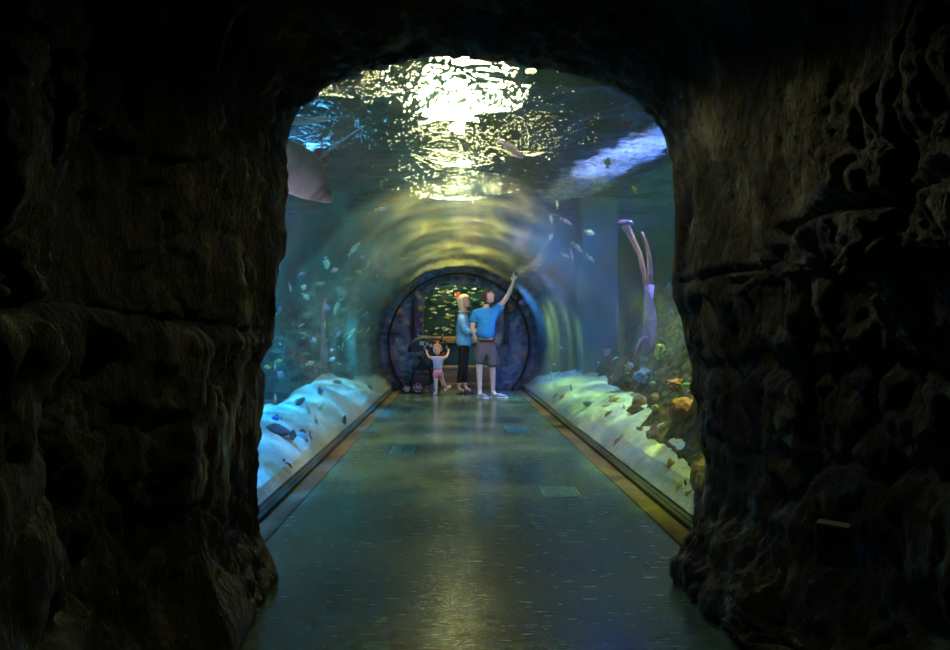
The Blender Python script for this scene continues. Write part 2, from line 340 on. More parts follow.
def cave():
    NP, NY = 560, 340
    base = [at(x, y, YA) for x, y in OUT]; base = [Vector((p.x, p.z)) for p in base]
    base[0].y = 0; base[-1].y = 0
    pr = resample(base, NP)
    nrm = []
    for i in range(NP):
        t = pr[min(i + 6, NP - 1)] - pr[max(i - 6, 0)]
        n = Vector((-t.y, t.x)); n.normalize(); nrm.append(n)      # pointing outwards, away from the opening
    ys = [lerp(0.25, YA, (j / (NY - 1)) ** 0.8) for j in range(NY)]
    verts = []
    for j, y in enumerate(ys):
        far = smooth(1.9, YA, y)
        for i in range(NP):
            p, n = pr[i], nrm[i]; h = p.y
            side = -1 if p.x < 0.09 else 1
            if side < 0:
                prof = [(0.2, 0.10), (1.1, 0.05), (1.35, 0.09), (1.6, 0.27), (1.95, 0.26), (2.12, 0.07), (2.45, 0.03), (2.7, 0.02), (2.78, 0.0)]
            else:
                prof = [(0.2, 0.12), (1.2, 0.10), (1.5, 0.20), (1.8, 0.24), (2.05, 0.16), (2.3, 0.06), (2.6, 0.02), (2.78, 0.0)]
            roof = smooth(1.75, 2.2, h)
            d = table(prof, y + 0.12 * math.sin(h * 2.3 + side)) * (1 - 0.5 * roof) + roof * 0.30 * (1 - far)
            X, Yc, Z = p.x, y, h
            big = fbm(X * 1.3 + 7, Yc * 1.5, Z * 1.0, 3)
            rid = ridge(X * 2.2, Yc * 3.0 + 4, Z * 1.5 + 2, 4)
            flute = ridge(X * 3 + 9, Yc * 7.5, Z * 1.6, 3)
            fine = fbm(X * 9, Yc * 11, Z * 8 + 3, 5)
            k = 0.30 + 0.70 * (1 - far)
            vq = Vector((X * 2.6 + 0.25 * big, Yc * 3.4, Z * 2.0 + 0.2 * big)); vd = noise.voronoi(vq)[0]; crack = math.exp(-((vd[1] - vd[0]) / 0.07) ** 2)
            vq2 = Vector((X * 7 + 0.5 * big, Yc * 9, Z * 5)); vd2 = noise.voronoi(vq2)[0]; crack2 = math.exp(-((vd2[1] - vd2[0]) / 0.10) ** 2)
            d += k * (0.045 * crack - 0.07 * (0.5 - vd[0]) + 0.010 * crack2 - 0.018 * (0.5 - vd2[0]))
            d += k * (0.10 * big - 0.10 * (rid - 0.55) - 0.06 * (flute - 0.5)) + (0.018 + 0.020 * k) * fine + 0.012 * fbm(X * 25, Yc * 30, Z * 9, 3)
            # ledges and cracks
            wob = 0.05 * noise.noise(Vector((Yc * 2.5, side * 3.0, 0.3)))
            if side < 0:
                z1 = 1.05 + wob + 0.10 * (YA - Yc) * 0.3
                d -= 0.11 * (1 - far) * smooth(z1 + 0.03, z1 - 0.06, Z) if Z > 0.35 else 0.11 * (1 - far)
                d += 0.05 * k * math.exp(-((Z - z1 - 0.03) / 0.025) ** 2)
                z2 = 1.93 + wob; d += 0.05 * k * math.exp(-((Z - z2) / 0.02) ** 2)
            else:
                z1 = (1.47 if Yc < 2.2 else 1.33) + wob
                d += 0.07 * k * math.exp(-((Z - z1) / 0.018) ** 2)
                z2 = 0.95 + 1.6 * wob; d += 0.05 * k * math.exp(-((Z - z2) / 0.03) ** 2)
            # swollen feet
            d -= 0.07 * smooth(0.45, 0.1, Z) * (1 - far) * (0.6 + 0.6 * big)
            if d < -0.01: d = -0.01 + (d + 0.01) * 0.35 * (1 - far) 
            q = p + n * d
            verts.append(Vector((q.x, y, max(-0.02, q.y))))
    # the lip turns outwards behind the narrowest line and closes against the tunnel
    tail = [(YA + 0.03, 0.03), (YA + 0.06, 0.10), (YA + 0.08, 0.25), (YA + 0.09, 0.6), (YA + 0.095, 1.3)]
    for y, d in tail:
        for i in range(NP):
            rd = (pr[i] - Vector((0.09, 1.05))).normalized(); q = pr[i] + rd * d
            verts.append(Vector((q.x, y + 0.01 * fbm(q.x * 4, q.y * 4, 0, 2), max(-0.02, q.y))))
    NT = NY + len(tail)
    faces = []
    for j in range(NT - 1):
        for i in range(NP - 1):
            a = j * NP + i; faces.append((a, a + NP, a + NP + 1, a + 1))
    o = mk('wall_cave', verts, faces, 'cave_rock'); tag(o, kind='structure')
    # behind the camera the passage is closed so no light of its own comes in
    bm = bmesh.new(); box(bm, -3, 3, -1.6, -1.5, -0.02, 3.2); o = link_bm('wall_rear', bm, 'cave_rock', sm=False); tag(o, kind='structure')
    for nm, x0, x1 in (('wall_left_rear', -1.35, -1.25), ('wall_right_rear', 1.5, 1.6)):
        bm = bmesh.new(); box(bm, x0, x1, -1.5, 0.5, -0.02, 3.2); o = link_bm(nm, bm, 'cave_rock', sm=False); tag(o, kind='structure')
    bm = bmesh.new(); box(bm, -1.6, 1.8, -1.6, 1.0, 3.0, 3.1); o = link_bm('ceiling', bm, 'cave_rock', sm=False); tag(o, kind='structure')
cave()

# ------------------------------------------------------------------ floor, side strips, kerbs
bm = bmesh.new(); box(bm, CX - 1.2, CX + 1.2, -1.5, 13.6, -0.06, 0.0)
tag(link_bm('floor', bm, 'worn_floor', sm=False), kind='structure')
for sd, nm in ((-1, 'trim_left'), (1, 'trim_right')):
    bm = bmesh.new(); a, b = sorted((CX + sd * 1.075, CX + sd * 1.205)); box(bm, a, b, Y0, Y1, 0.0, 0.006, 0.002)
    tag(link_bm(nm, bm, 'mat_brown', sm=False), kind='structure')
    bm = bmesh.new(); a, b = sorted((CX + sd * 1.203, CX + sd * 1.262))
    # kerb with a rounded seal on top
    box(bm, a, b, Y0, Y1, 0.0, 0.045, 0.006)
    tube(bm, [(CX + sd * 1.222, Y0, 0.048), (CX + sd * 1.222, Y1, 0.048)], 0.010, 8)
    tag(link_bm('baseboard_left' if sd < 0 else 'baseboard_right', bm, 'black_rubber', sm=False), kind='structure')

# floor hatches: two-leaf covers set in the floor
def hatch(px, py, w, l, label):
    d = EYE * F / (py - VY); c = at(px, py, d)
    t = tag(empty('floor_hatch', (c.x, d, 0.0)), label, 'floor hatch')
    bm = bmesh.new()
    fw = 0.014
    for a, b, e, f in ((-w/2, w/2, -l/2, -l/2 + fw), (-w/2, w/2, l/2 - fw, l/2), (-w/2, -w/2 + fw, -l/2, l/2), (w/2 - fw, w/2, -l/2, l/2)):
        box(bm, a, b, e, f, 0.0, 0.004, 0.001)
    link_bm('frame', bm, 'hatch_frame', t, False)
    for s in (-1, 1):
        bm = bmesh.new(); a, b = sorted((s * 0.004, s * (w / 2 - fw - 0.004))); box(bm, a, b, -l/2 + fw + 0.004, l/2 - fw - 0.004, 0.0, 0.0035, 0.001)
        link_bm('cover_plate', bm, 'hatch_plate', t, False)
    return t
plain('hatch_frame', (0.05, 0.20, 0.20), rough=0.3, metal=0.2)
plain('hatch_plate', (0.03, 0.085, 0.085), rough=0.32)
plain('hatch_seal', (0.5, 0.42, 0.26), rough=0.25, metal=0.5)
hatch(403, 450, 0.22, 0.36, 'blue-green floor hatch nearest the left floor strip, two cover plates')
t = hatch(558, 492, 0.23, 0.27, 'largest, nearest blue-green floor hatch, with a bright bar on its right edge')
bm = bmesh.new(); box(bm, 0.128, 0.136, -0.135, 0.135, 0.0, 0.006, 0.001); link_bm('edge_bar', bm, 'hatch_seal', t, False)
t = hatch(516, 430, 0.22, 0.40, 'small floor hatch with a pale right edge, ahead of the man\'s feet')
bm = bmesh.new(); box(bm, 0.122, 0.130, -0.2, 0.2, 0.0, 0.006, 0.001); link_bm('edge_bar', bm, 'hatch_seal', t, False)
hatch(420, 411, 0.26, 0.44, 'faint floor hatch farthest along the walkway, nearest the toddler')

# small grey cover on the rock of the passage, right
t = tag(empty('access_cover', at(846, 546, 1.50) + Vector((0.0, 0, 0)), R_(52)), 'small grey rectangular cover plate low on the right rock wall', 'cover plate')
bm = bmesh.new(); box(bm, -0.022, 0.022, -0.010, 0.06, -0.050, 0.050, 0.003); link_bm('plate', bm, 'grey_paint', t, False)
bm = bmesh.new(); box(bm, -0.017, 0.017, -0.013, -0.009, -0.044, 0.044, 0.001); link_bm('lid', bm, 'grey_paint', t, False)
# ------------------------------------------------------------------ acrylic tube, body of water, water surface
HS = 3.25                                  # height of the water surface
def arc(r, n, hmin):
    a0 = math.asin(max(-1, (hmin - CH) / r))
    return [(CX + r * math.cos(lerp(a0, math.pi - a0, i / n)), CH + r * math.sin(lerp(a0, math.pi - a0, i / n))) for i in range(n + 1)]
def tunnel():
    ro, ri = RT - 0.005, RT - 0.035
    A, B = arc(ri, 96, 0.035), arc(ro, 96, 0.035)
    prof = A + B[::-1]; n = len(prof); M = 40
    verts = [(x, lerp(Y0, Y1, j / M), z) for j in range(M + 1) for x, z in prof]
    faces = [(j * n + i, j * n + (i + 1) % n, (j + 1) * n + (i + 1) % n, (j + 1) * n + i) for j in range(M) for i in range(n)]
    na = len(A)
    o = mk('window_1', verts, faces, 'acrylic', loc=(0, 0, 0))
    o['kind'] = 'structure'
tunnel()
TX0, TX1, TY0, TY1, TZ0 = -4.6, 4.8, 2.90, 15.2, -0.7
def water_body():
    A = [Vector(p) for p in arc(RT, 64, 0.03)]        # right foot over the top to left foot
    inner = [Vector((A[0].x, TZ0))] + A + [Vector((A[-1].x, TZ0))]; n = len(inner)
    outer = []
    for p in inner[1:-1]:                             # cast each arc point radially onto the box
        d = p - Vector((CX, CH)); k = min(((TX1 if d.x > 0 else TX0) - CX) / d.x if abs(d.x) > 1e-4 else 1e9, (HS - 0.03 - CH) / d.y if d.y > 1e-4 else 1e9)
        q = Vector((CX, CH)) + d * k; q.y = max(q.y, TZ0 + 0.2); outer.append(q)
    for sx in (TX1, TX0):                             # keep the two upper corners square
        j = min(range(len(outer)), key=lambda i: (outer[i] - Vector((sx, HS - 0.03))).length); outer[j] = Vector((sx, HS - 0.03))
    outer = [Vector((TX1, TZ0))] + outer + [Vector((TX0, TZ0))]
    bm = bmesh.new(); R4 = []
    for pts, y in ((inner, TY0), (outer, TY0), (outer, Y1 + 0.02), (inner, Y1 + 0.02)): R4.append([bm.verts.new((p.x, y, p.y)) for p in pts])
    for k in range(4):
        a, b = R4[k], R4[(k + 1) % 4]
        for i in range(n - 1): bm.faces.new([a[i], a[i + 1], b[i + 1], b[i]])
    bm.faces.new([r[0] for r in R4]); bm.faces.new([r[-1] for r in R4][::-1])
    bmesh.ops.recalc_face_normals(bm, faces=bm.faces)
    o = link_bm('tank_water', bm, 'tank_water', sm=False); tag(o, 'blue-green water filling the tank around the tunnel', 'water', kind='stuff')
    # water beyond the doorway end of the tunnel, above and to both sides of the doorway
    bm = bmesh.new()
    for x0, x1, z0 in ((TX0, CX - 2.302, TZ0), (CX + 2.302, TX1, TZ0), (CX - 2.3, CX + 2.3, 2.62)):
        box(bm, x0, x1, Y1 + 0.021, TY1, z0, HS - 0.03)
    # merge as one outline: union of three boxes sharing faces
    o = link_bm('tank_water', bm, 'tank_water', sm=False); tag(o, 'dim water behind the doorway end of the tunnel', 'water', kind='stuff')
water_body()
def surface():
    NX, NY = 150, 220; verts = []
    for j in range(NY + 1):
        y = lerp(TY0, TY1, j / NY)
        for i in range(NX + 1):
            x = lerp(TX0, TX1, i / NX)
            verts.append((x, y, HS + 0.03 * fbm(x * 1.7, y * 1.7, 1.0, 3) + 0.008 * noise.noise(Vector((x * 7, y * 7, 4)))))
    n = NX + 1
    faces = [(j * n + i, (j + 1) * n + i, (j + 1) * n + i + 1, j * n + i + 1) for j in range(NY) for i in range(NX)]   # normals down
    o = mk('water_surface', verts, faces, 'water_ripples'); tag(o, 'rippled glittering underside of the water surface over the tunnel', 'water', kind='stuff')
surface()
# foam churned up where the return pipe enters, drifting in a long streak
def foam():
    a, b = Vector((2.45, 6.1)), Vector((1.40, 10.2)); n, m = 160, 26; vt = []
    dr = (b - a).normalized(); nr = Vector((-dr.y, dr.x))
    for lay in (0, 1):
        for j in range(n + 1):
            t = j / n; c = a.lerp(b, t) + nr * 0.10 * math.sin(t * 5)
            wd = 0.44 + 0.12 * fbm(t * 6, 0, 0, 3) + 0.10 * t
            for i in range(m + 1):
                s = -1 + 2 * i / m; e = 1 - abs(s) ** 2
                q = c + nr * wd * s * (1 + 0.25 * fbm(t * 20, s, lay, 2))
                vt.append((q.x, q.y, HS - 0.07 - (0.07 * e * (0.5 + abs(fbm(q.x * 6, q.y * 6, 2, 4))) if lay == 0 else -0.01 * e)))
    w = m + 1; off = (n + 1) * w; f = []
    for j in range(n):
        for i in range(m):
            q = j * w + i; f.append((q, q + 1, q + w + 1, q + w)); f.append((off + q, off + q + w, off + q + w + 1, off + q + 1))
    o = mk('foam', vt, f, 'foam'); ed = o.data.attributes.new('edge', 'FLOAT', 'POINT')
    vals = [(1 - abs(-1 + 2 * (k % w) / m) ** 1.5) * min(1, 6 * (1 - ((k % off) // w) / n)) for k in range(2 * off)]
    ed.data.foreach_set('value', vals)
    tag(o, 'long streak of white foam on the water surface, upper right', 'foam', kind='stuff')
foam()
# tank shell
def slab(name, x0, x1, y0, y1, z0, z1, mat='tank_wall'):
    bm = bmesh.new(); box(bm, x0, x1, y0, y1, z0, z1); return tag(link_bm(name, bm, mat, sm=False), kind='structure')
slab('wall_left', TX0 - 0.2, TX0 - 0.01, TY0, TY1 + 0.2, TZ0, 7.0)
slab('wall_right', TX1 + 0.01, TX1 + 0.2, TY0, TY1 + 0.2, TZ0, 7.0)
slab('wall_back', TX0 - 0.2, TX1 + 0.2, TY1 + 0.01, TY1 + 0.2, TZ0, 7.0)
slab('wall_front', TX0 - 0.2, TX1 + 0.2, 2.6, 2.75, 3.0, 7.0)
slab('wall_front_left', TX0 - 0.2, -2.0, 2.75, 2.88, TZ0, 7.0)
slab('wall_front_right', 2.2, TX1 + 0.2, 2.75, 2.88, TZ0, 7.0)
plain('hall_black', (0.006, 0.006, 0.007), rough=1.0, spec=0.0)
slab('ceiling_hall', TX0 - 0.2, TX1 + 0.2, 2.6, TY1 + 0.2, 7.0, 7.1, 'hall_black')
slab('floor_tank', TX0 - 0.2, TX1 + 0.2, TY0, TY1 + 0.2, TZ0 - 0.1, TZ0 - 0.01)
# ------------------------------------------------------------------ rock doorway at the far end
OH, OT = 0.68, 2.02                 # half width and top of the doorway
def door_outline(n):
    """doorway outline from right foot over the top to left foot"""
    pts = [(OH, 0.0), (OH, 0.8), (OH, 1.45), (OH - 0.03, 1.72), (OH - 0.12, 1.90), (OH - 0.26, 1.99), (0.16, OT + 0.01), (0.02, OT - 0.05), (-0.12, OT - 0.01),
           (-0.32, OT), (-0.46, 1.95), (-OH + 0.09, 1.84), (-OH + 0.01, 1.66), (-OH, 1.4), (-OH, 0.8), (-OH, 0.0)]
    return resample(pts, n)
def portal():
    n = 160
    inn = door_outline(n)
    a0 = math.asin(-CH / RT)
    outp = [Vector((RT * math.cos(lerp(a0, math.pi - a0, i / (n - 1))), CH + RT * math.sin(lerp(a0, math.pi - a0, i / (n - 1))))) for i in range(n)]
    outp[0].y = outp[-1].y = 0
    verts = []; NR = 34
    for j in range(NR + 1):
        t = j / NR
        for i in range(n):
            q = outp[i].lerp(inn[i], t)
            y = Y1 + 0.10 * (ridge(q.x * 2.4, q.y * 2.4, 3, 4) - 0.6) + 0.05 * fbm(q.x * 8, q.y * 8, 1, 4)
            y += 0.05 - 0.05 * smooth(0.75, 1.0, t)
            verts.append(Vector((CX + q.x, y, max(0, q.y))))
    # reveal of the doorway
    for k, yy in enumerate((0.08, 0.2, 0.32, 0.42)):
        for i in range(n):
            q = inn[i]; g = 0.03 * fbm(q.x * 5, q.y * 5, yy * 6, 3) + 0.01 * k
            verts.append(Vector((CX + q.x * (1 + g), Y1 + yy, max(0, q.y * (1 + g * 0.4)))))
    T = NR + 5
    faces = [(j * n + i, j * n + i + 1, (j + 1) * n + i + 1, (j + 1) * n + i) for j in range(T - 1) for i in range(n - 1)]
    tag(mk('door_1', verts, faces, 'portal_rock'), kind='structure')
    # dark seal ring
    RR = 1.335; a = math.asin(-CH / RR)
    bm = bmesh.new()
    tube(bm, [(CX + RR * math.cos(lerp(a, math.pi - a, i / 90)), Y1 - 0.06, CH + RR * math.sin(lerp(a, math.pi - a, i / 90))) for i in range(91)], [(0.042, 0.022)] * 91, 8)
    tag(link_bm('trim_ring', bm, 'black_rubber'), kind='structure')
    # the two narrow upright slots beside the doorway
    for sx, lab in ((-0.87, 'narrow dark upright slot in the blue rock left of the doorway'), (0.895, 'narrow dark upright slot in the blue rock right of the doorway, by the man')):
        t = tag(empty('wall_slot', (CX + sx, Y1 - 0.02, 1.28)), lab, 'wall slot')
        bm = bmesh.new(); box(bm, -0.045, -0.03, -0.045, 0.03, -0.42, 0.42, 0.004); box(bm, 0.03, 0.045, -0.045, 0.03, -0.42, 0.42, 0.004)
        box(bm, -0.045, 0.045, -0.045, 0.03, 0.405, 0.42, 0.003); box(bm, -0.045, 0.045, -0.045, 0.03, -0.42, -0.405, 0.003)
        link_bm('frame', bm, 'dark_metal', t, False)
        bm = bmesh.new(); box(bm, -0.03, 0.03, -0.025, 0.02, -0.405, 0.405); link_bm('slot_face', bm, 'black_rubber', t, False)
portal()
# rock mass carrying the doorway
def mass():
    n, NR = 120, 14; verts = []; a0 = math.asin(-0.9)
    for j in range(NR + 1):
        t = j / NR
        for i in range(n):
            a = lerp(math.radians(-36), math.radians(216), i / (n - 1))
            c, s = math.cos(a), math.sin(a)
            r_in = RT + 0.012
            r_out = lerp(1.66, 2.35, min(1, abs(c)) ** 1.5)
            r = lerp(r_in, r_out, min(1, t * 1.3))
            q = Vector((c * r, CH + s * r))
            y = Y1 - 0.30 * math.sin(min(1, t * 1.25) * math.pi) * (0.6 + abs(c) * 1.2) - 0.25 * abs(c) * t + 0.9 * max(0, t - 0.7) / 0.3
            y += 0.20 * (ridge(q.x * 1.8, q.y * 1.8, 7, 4) - 0.6) * min(1, t * 6) + 0.05 * fbm(q.x * 7, q.y * 7, 2, 4)
            verts.append(Vector((CX + q.x, y, q.y)))
    faces = [(j * n + i, (j + 1) * n + i, (j + 1) * n + i + 1, j * n + i + 1) for j in range(NR) for i in range(n - 1)]
    tag(mk('wall_reef', verts, faces, 'reef_rock'), kind='structure')
mass()

# ------------------------------------------------------------------ the room beyond: step, bench, tank window
def room():
    zb = 12.95
    W = 1.5
    slab('wall_room_left', CX - W - 0.1, CX - W, Y1 + 0.1, 15.9, 0.0, 2.6, 'portal_rock')
    slab('wall_room_right', CX + W, CX + W + 0.1, Y1 + 0.1, 15.9, 0.0, 2.6, 'portal_rock')
    slab('ceiling_room', CX - W, CX + W, Y1 + 0.1, 15.9, 2.5, 2.56, 'dark_metal')
    slab('wall_room_back', CX - W, CX + W, 15.8, 15.9, 0.0, 2.5, 'reef_rock')
    slab('wall_room_above', CX - W, CX + W, 13.62, 13.72, 2.25, 2.5, 'portal_rock')
    t = tag(empty('bench', (CX, zb, 0)), 'long brick step with gold-lit wooden edges beyond the doorway', 'step')
    bm = bmesh.new(); box(bm, -W + 0.01, W - 0.01, 0.0, 0.34, 0.06, 0.345); link_bm('riser', bm, 'brick_step', t, False)
    bm = bmesh.new(); box(bm, -W + 0.01, W - 0.01, -0.03, 0.36, 0.345, 0.40, 0.01); link_bm('top_board', bm, 'gold_wood', t, False)
    bm = bmesh.new(); box(bm, -W + 0.01, W - 0.01, -0.05, 0.0, 0.0, 0.06, 0.01); link_bm('foot_board', bm, 'gold_wood', t, False)
    t = tag(empty('window_counter', (CX, 13.45, 0)), 'dark teal panel with a gold ledge under the far tank window', 'counter')
    bm = bmesh.new(); box(bm, -W + 0.01, W - 0.01, 0.0, 0.2, 0.0, 0.86); link_bm('panel', bm, 'teal_panel', t, False)
    bm = bmesh.new(); box(bm, -W + 0.01, W - 0.01, -0.10, 0.24, 0.86, 1.0, 0.02); link_bm('ledge', bm, 'gold_wood', t, False)
    bm = bmesh.new(); box(bm, CX - W, CX + W, 13.66, 13.69, 1.0, 2.25)
    o = link_bm('window_2', bm, 'window_glass', sm=False); tag(o, kind='structure')
    # ornaments on the teal panel
    for x, z, lab in ((-0.34, 0.58, 'small orange shape on the teal panel, left of the woman\'s legs'),):
        bm = bmesh.new()
        for k in range(7):
            a = k * 0.9; ball(bm, (0.05 * math.cos(a), 0.0, 0.09 * math.sin(a) * (1 if k % 2 else 0.7)), 0.035, 1, (1, 0.5, 1.3))
        ball(bm, (0, 0, -0.1), 0.035, 1, (1, 0.5, 1.5))
        o = link_bm('panel_ornament', bm, 'coral_orange', loc=(CX + x, 13.43, z)); tag(o, lab, 'ornament')
room()
# ------------------------------------------------------------------ sand banks and rockwork
def edgeR(y): return table([(2.9, 1.30), (4.0, 1.40), (5.0, 1.50), (5.9, 1.62), (9.0, 1.98), (10.5, 2.15), (12, 2.4)], y)
def edgeL(y): return table([(2.9, 2.2), (4.5, 1.95), (5.4, 1.80), (6.8, 1.82), (10.0, 2.1), (12, 2.5)], y)
def sand_h(side, u, y):
    h = 0.03 + 0.40 * (1 - math.exp(-(u - 1.24) / 0.28))
    k = smooth(1.26, 1.5, u)
    h += k * (0.045 * fbm(u * 2.2 + side * 5, y * 1.6, 0.4, 3) + 0.014 * fbm(u * 9, y * 7, 3, 3) + 0.008 * math.sin(y * 9 + 4 * fbm(u * 2, y, 2, 2)))
    if side < 0: h -= 0.9 * smooth(edgeL(y) + 0.03, edgeL(y) + 0.8, u + 0.12 * fbm(y * 1.1, u, 1, 2))
    return h
def rock_r(u, y):
    e = edgeR(y) + 0.12 * fbm(y * 1.6, 2.2, 0, 2) + 0.02 * fbm(y * 7, 0, 3, 2)
    s = u - e
    if s < -0.05: return -1
    top = table([(2.9, 2.4), (5, 2.1), (8, 1.75), (12, 1.9), (15, 1.2)], y)
    h = 0.28 + 0.32 * smooth(0, 0.3, s) + (top - 0.6) * smooth(0.1, 1.5, s)
    h += (0.30 * (ridge(u * 1.9, y * 1.9, 0, 5) - 0.5) + 0.08 * fbm(u * 6, y * 6, 1, 4)) * smooth(0, 0.2, s)
    return h if s > 0 else h - 0.6 * smooth(0, -0.05, s)
def rock_l(u, y):
    s = smooth(9.6, 11.4, y + 0.5 * fbm(u * 1.5, y, 5, 3)) * smooth(1.55, 1.95, u + (y - 10) * 0.05)
    if s <= 0.02: return -1
    return 0.15 + s * (1.25 + 0.9 * (ridge(u * 1.7, y * 1.7, 8, 5) - 0.6) + 0.1 * fbm(u * 6, y * 6, 1, 4))
def height(x, y):
    u = x - CX; side = 1 if u > 0 else -1; u = abs(u)
    return max(sand_h(side, u, y), rock_r(u, y) if side > 0 else rock_l(u, y))
def grid(name, side, u0, u1, y0, y1, nu, ny, fn, mat, pw=1.0):
    verts = []
    for j in range(ny + 1):
        y = lerp(y0, y1, j / ny)
        for i in range(nu + 1):
            u = lerp(u0, u1, (i / nu) ** pw); verts.append((CX + side * u, y, fn(u, y)))
    n = nu + 1; faces = []
    for j in range(ny):
        for i in range(nu):
            f = (j * n + i, j * n + i + 1, (j + 1) * n + i + 1, (j + 1) * n + i)
            if (u0 + (u1 - u0) * (i / nu) ** pw) < 2.2 and lerp(y0, y1, j / ny) > 12.25: continue      # the visitors' room stands here
            if min(verts[k][2] for k in f) > -0.69: faces.append(f if side > 0 else f[::-1])
    return mk(name, verts, faces, mat)
tag(grid('sand', -1, 1.262, 4.6, Y0 + 0.03, 14.8, 150, 420, lambda u, y: max(-0.68, sand_h(-1, u, y)), 'sand', 1.6), 'pale sand bank lit cyan and blue along the left side of the tunnel', 'sand', kind='stuff')
tag(grid('sand', 1, 1.262, 3.2, Y0 + 0.03, 14.8, 110, 420, lambda u, y: sand_h(1, u, y), 'sand', 1.5), 'pale sand bank lit yellow-green along the right side of the tunnel', 'sand', kind='stuff')
o = grid('reef_rockwork', 1, 1.28, 4.7, Y0 + 0.03, 14.8, 200, 420, lambda u, y: max(-0.70, rock_r(u, y)), 'reef_rock')
tag(o, 'dark brown coral-crusted rock reef rising behind the right sand bank', 'reef')
o = grid('reef_rockwork', -1, 1.5, 4.5, 9.3, 14.8, 130, 160, lambda u, y: max(-0.70, rock_l(u, y)), 'reef_rock')
tag(o, 'dark rock reef at the far end of the left sand bank, beside the doorway', 'reef')

def in_tunnel(p): return (p.x - CX) ** 2 + (p.z - CH) ** 2 < (RT + 0.01) ** 2 and p.y < Y1
def span(px, py):
    """depth at which the line of sight leaves the tube, and the depth at which it meets sand or rock"""
    d = Y0 + 0.03; dirv = at(px, py, 1.0) - Vector((0, 0, EYE))
    while d < 15 and in_tunnel(Vector((0, 0, EYE)) + dirv * d): d += 0.02
    d0 = d
    while d < 14.5:
        p = Vector((0, 0, EYE)) + dirv * d
        if height(p.x, p.y) > p.z or p.z > HS - 0.1 or abs(p.x) > 4.5: break
        d += 0.03
    return d0, d
def spot(px, py, frac):
    a, b = span(px, py); return at(px, py, lerp(a, b, frac))

def rough_ball(bm, c, r, sc=(1, 1, 1), amp=0.2, sub=3, seed=0, fq=2.2):
    for v in ball(bm, (0, 0, 0), 1.0, sub):
        n = v.co.normalized()
        k = 1 + amp * fbm(n.x * fq + seed, n.y * fq, n.z * fq, 4)
        v.co = Vector((n.x * r * sc[0] * k, n.y * r * sc[1] * k, n.z * r * sc[2] * k)) + Vector(c)
def boulder(px, py, wpx, hpx, label, mat='reef_rock', frac=0.97, name='boulder', cat='rock', amp=0.3, seed=0, group=None):
    c = spot(px, py, frac); k = c.y / F
    bm = bmesh.new(); rough_ball(bm, (0, 0, 0), 1.0, (wpx * k / 2, max(wpx, hpx) * k / 2, hpx * k / 2), amp, 4, seed)
    return tag(link_bm(name, bm, mat, loc=c), label, cat, group)
boulder(345, 374, 22, 12, 'low dark boulder on top of the left sand bank near its far end', seed=1)
boulder(337, 383, 9, 5, 'small dark stone on the sand just in front of the low left boulder', seed=2)
boulder(351, 335, 26, 34, 'brown coral-crusted boulder at the far end of the left tank', 'coral_brown', 0.9, seed=3)
boulder(341, 352, 20, 24, 'yellowish-brown rock beside the far left boulder', 'reef_rock', 0.88, seed=4)
boulder(393, 312, 13, 12, 'orange sponge patch on the rock left of the dark ring', 'coral_orange', 0.95, 'sponge', 'sponge', seed=5)
boulder(579, 353, 42, 13, 'long reddish-brown rock slab above the far end of the right sand', 'coral_brown', 0.9, 'rock_slab', 'rock', seed=6)
boulder(567, 366, 30, 14, 'dark rock under the reddish-brown slab', 'reef_rock', 0.92, seed=7)
boulder(640, 403, 15, 17, 'dark round brown coral head at the edge of the right sand, left of its twin', 'coral_brown', 0.97, 'coral_head', 'coral', 0.1, seed=8)
boulder(656, 402, 15, 18, 'dark brown coral head right of its twin, left of the orange dome', 'coral_brown', 0.97, 'coral_head', 'coral', 0.1, seed=9)
boulder(683, 410, 25, 26, 'large orange-brown domed coral near the right rock wall', 'coral_orange', 0.93, 'dome_coral', 'coral', 0.12, seed=10)
boulder(627, 383, 26, 14, 'olive mossy rock at the top edge of the right sand', 'reef_rock', 0.95, seed=11)
boulder(645, 376, 20, 13, 'lumpy blue coral under the purple branching sponge', 'coral_blue', 0.95, 'blue_coral', 'coral', 0.5, seed=12, )
boulder(660, 352, 9, 16, 'small yellow-olive sponge right of the purple branching trunk', 'coral_yellow', 0.9, 'sponge', 'sponge', 0.4, seed=13)
boulder(677, 385, 18, 12, 'orange sponge on the reef above the orange-brown dome', 'coral_orange', 0.93, 'sponge', 'sponge', 0.4, seed=14)
boulder(656, 408, 8, 6, 'bright yellow sponge between the brown coral heads and the sand', 'coral_yellow', 0.95, 'sponge', 'sponge', 0.5, seed=15)
boulder(636, 410, 16, 9, 'grey-green rock lying on the sand below the coral heads', 'reef_rock', 0.95, seed=16)
boulder(544, 307, 8, 8, 'round grey coral on the rock right of the dark ring, upper', 'coral_blue', 0.96, 'coral_head', 'coral', 0.2, seed=17)
boulder(684, 228, 16, 12, 'pale brown coral head high beside the right cave edge', 'coral_brown', 0.6, 'coral_head', 'coral', 0.3, seed=18)
boulder(606, 352, 12, 14, 'pinkish ring-shaped sponge on the blue pillar', 'coral_pink', 0.8, 'sponge', 'sponge', 0.2, seed=19)

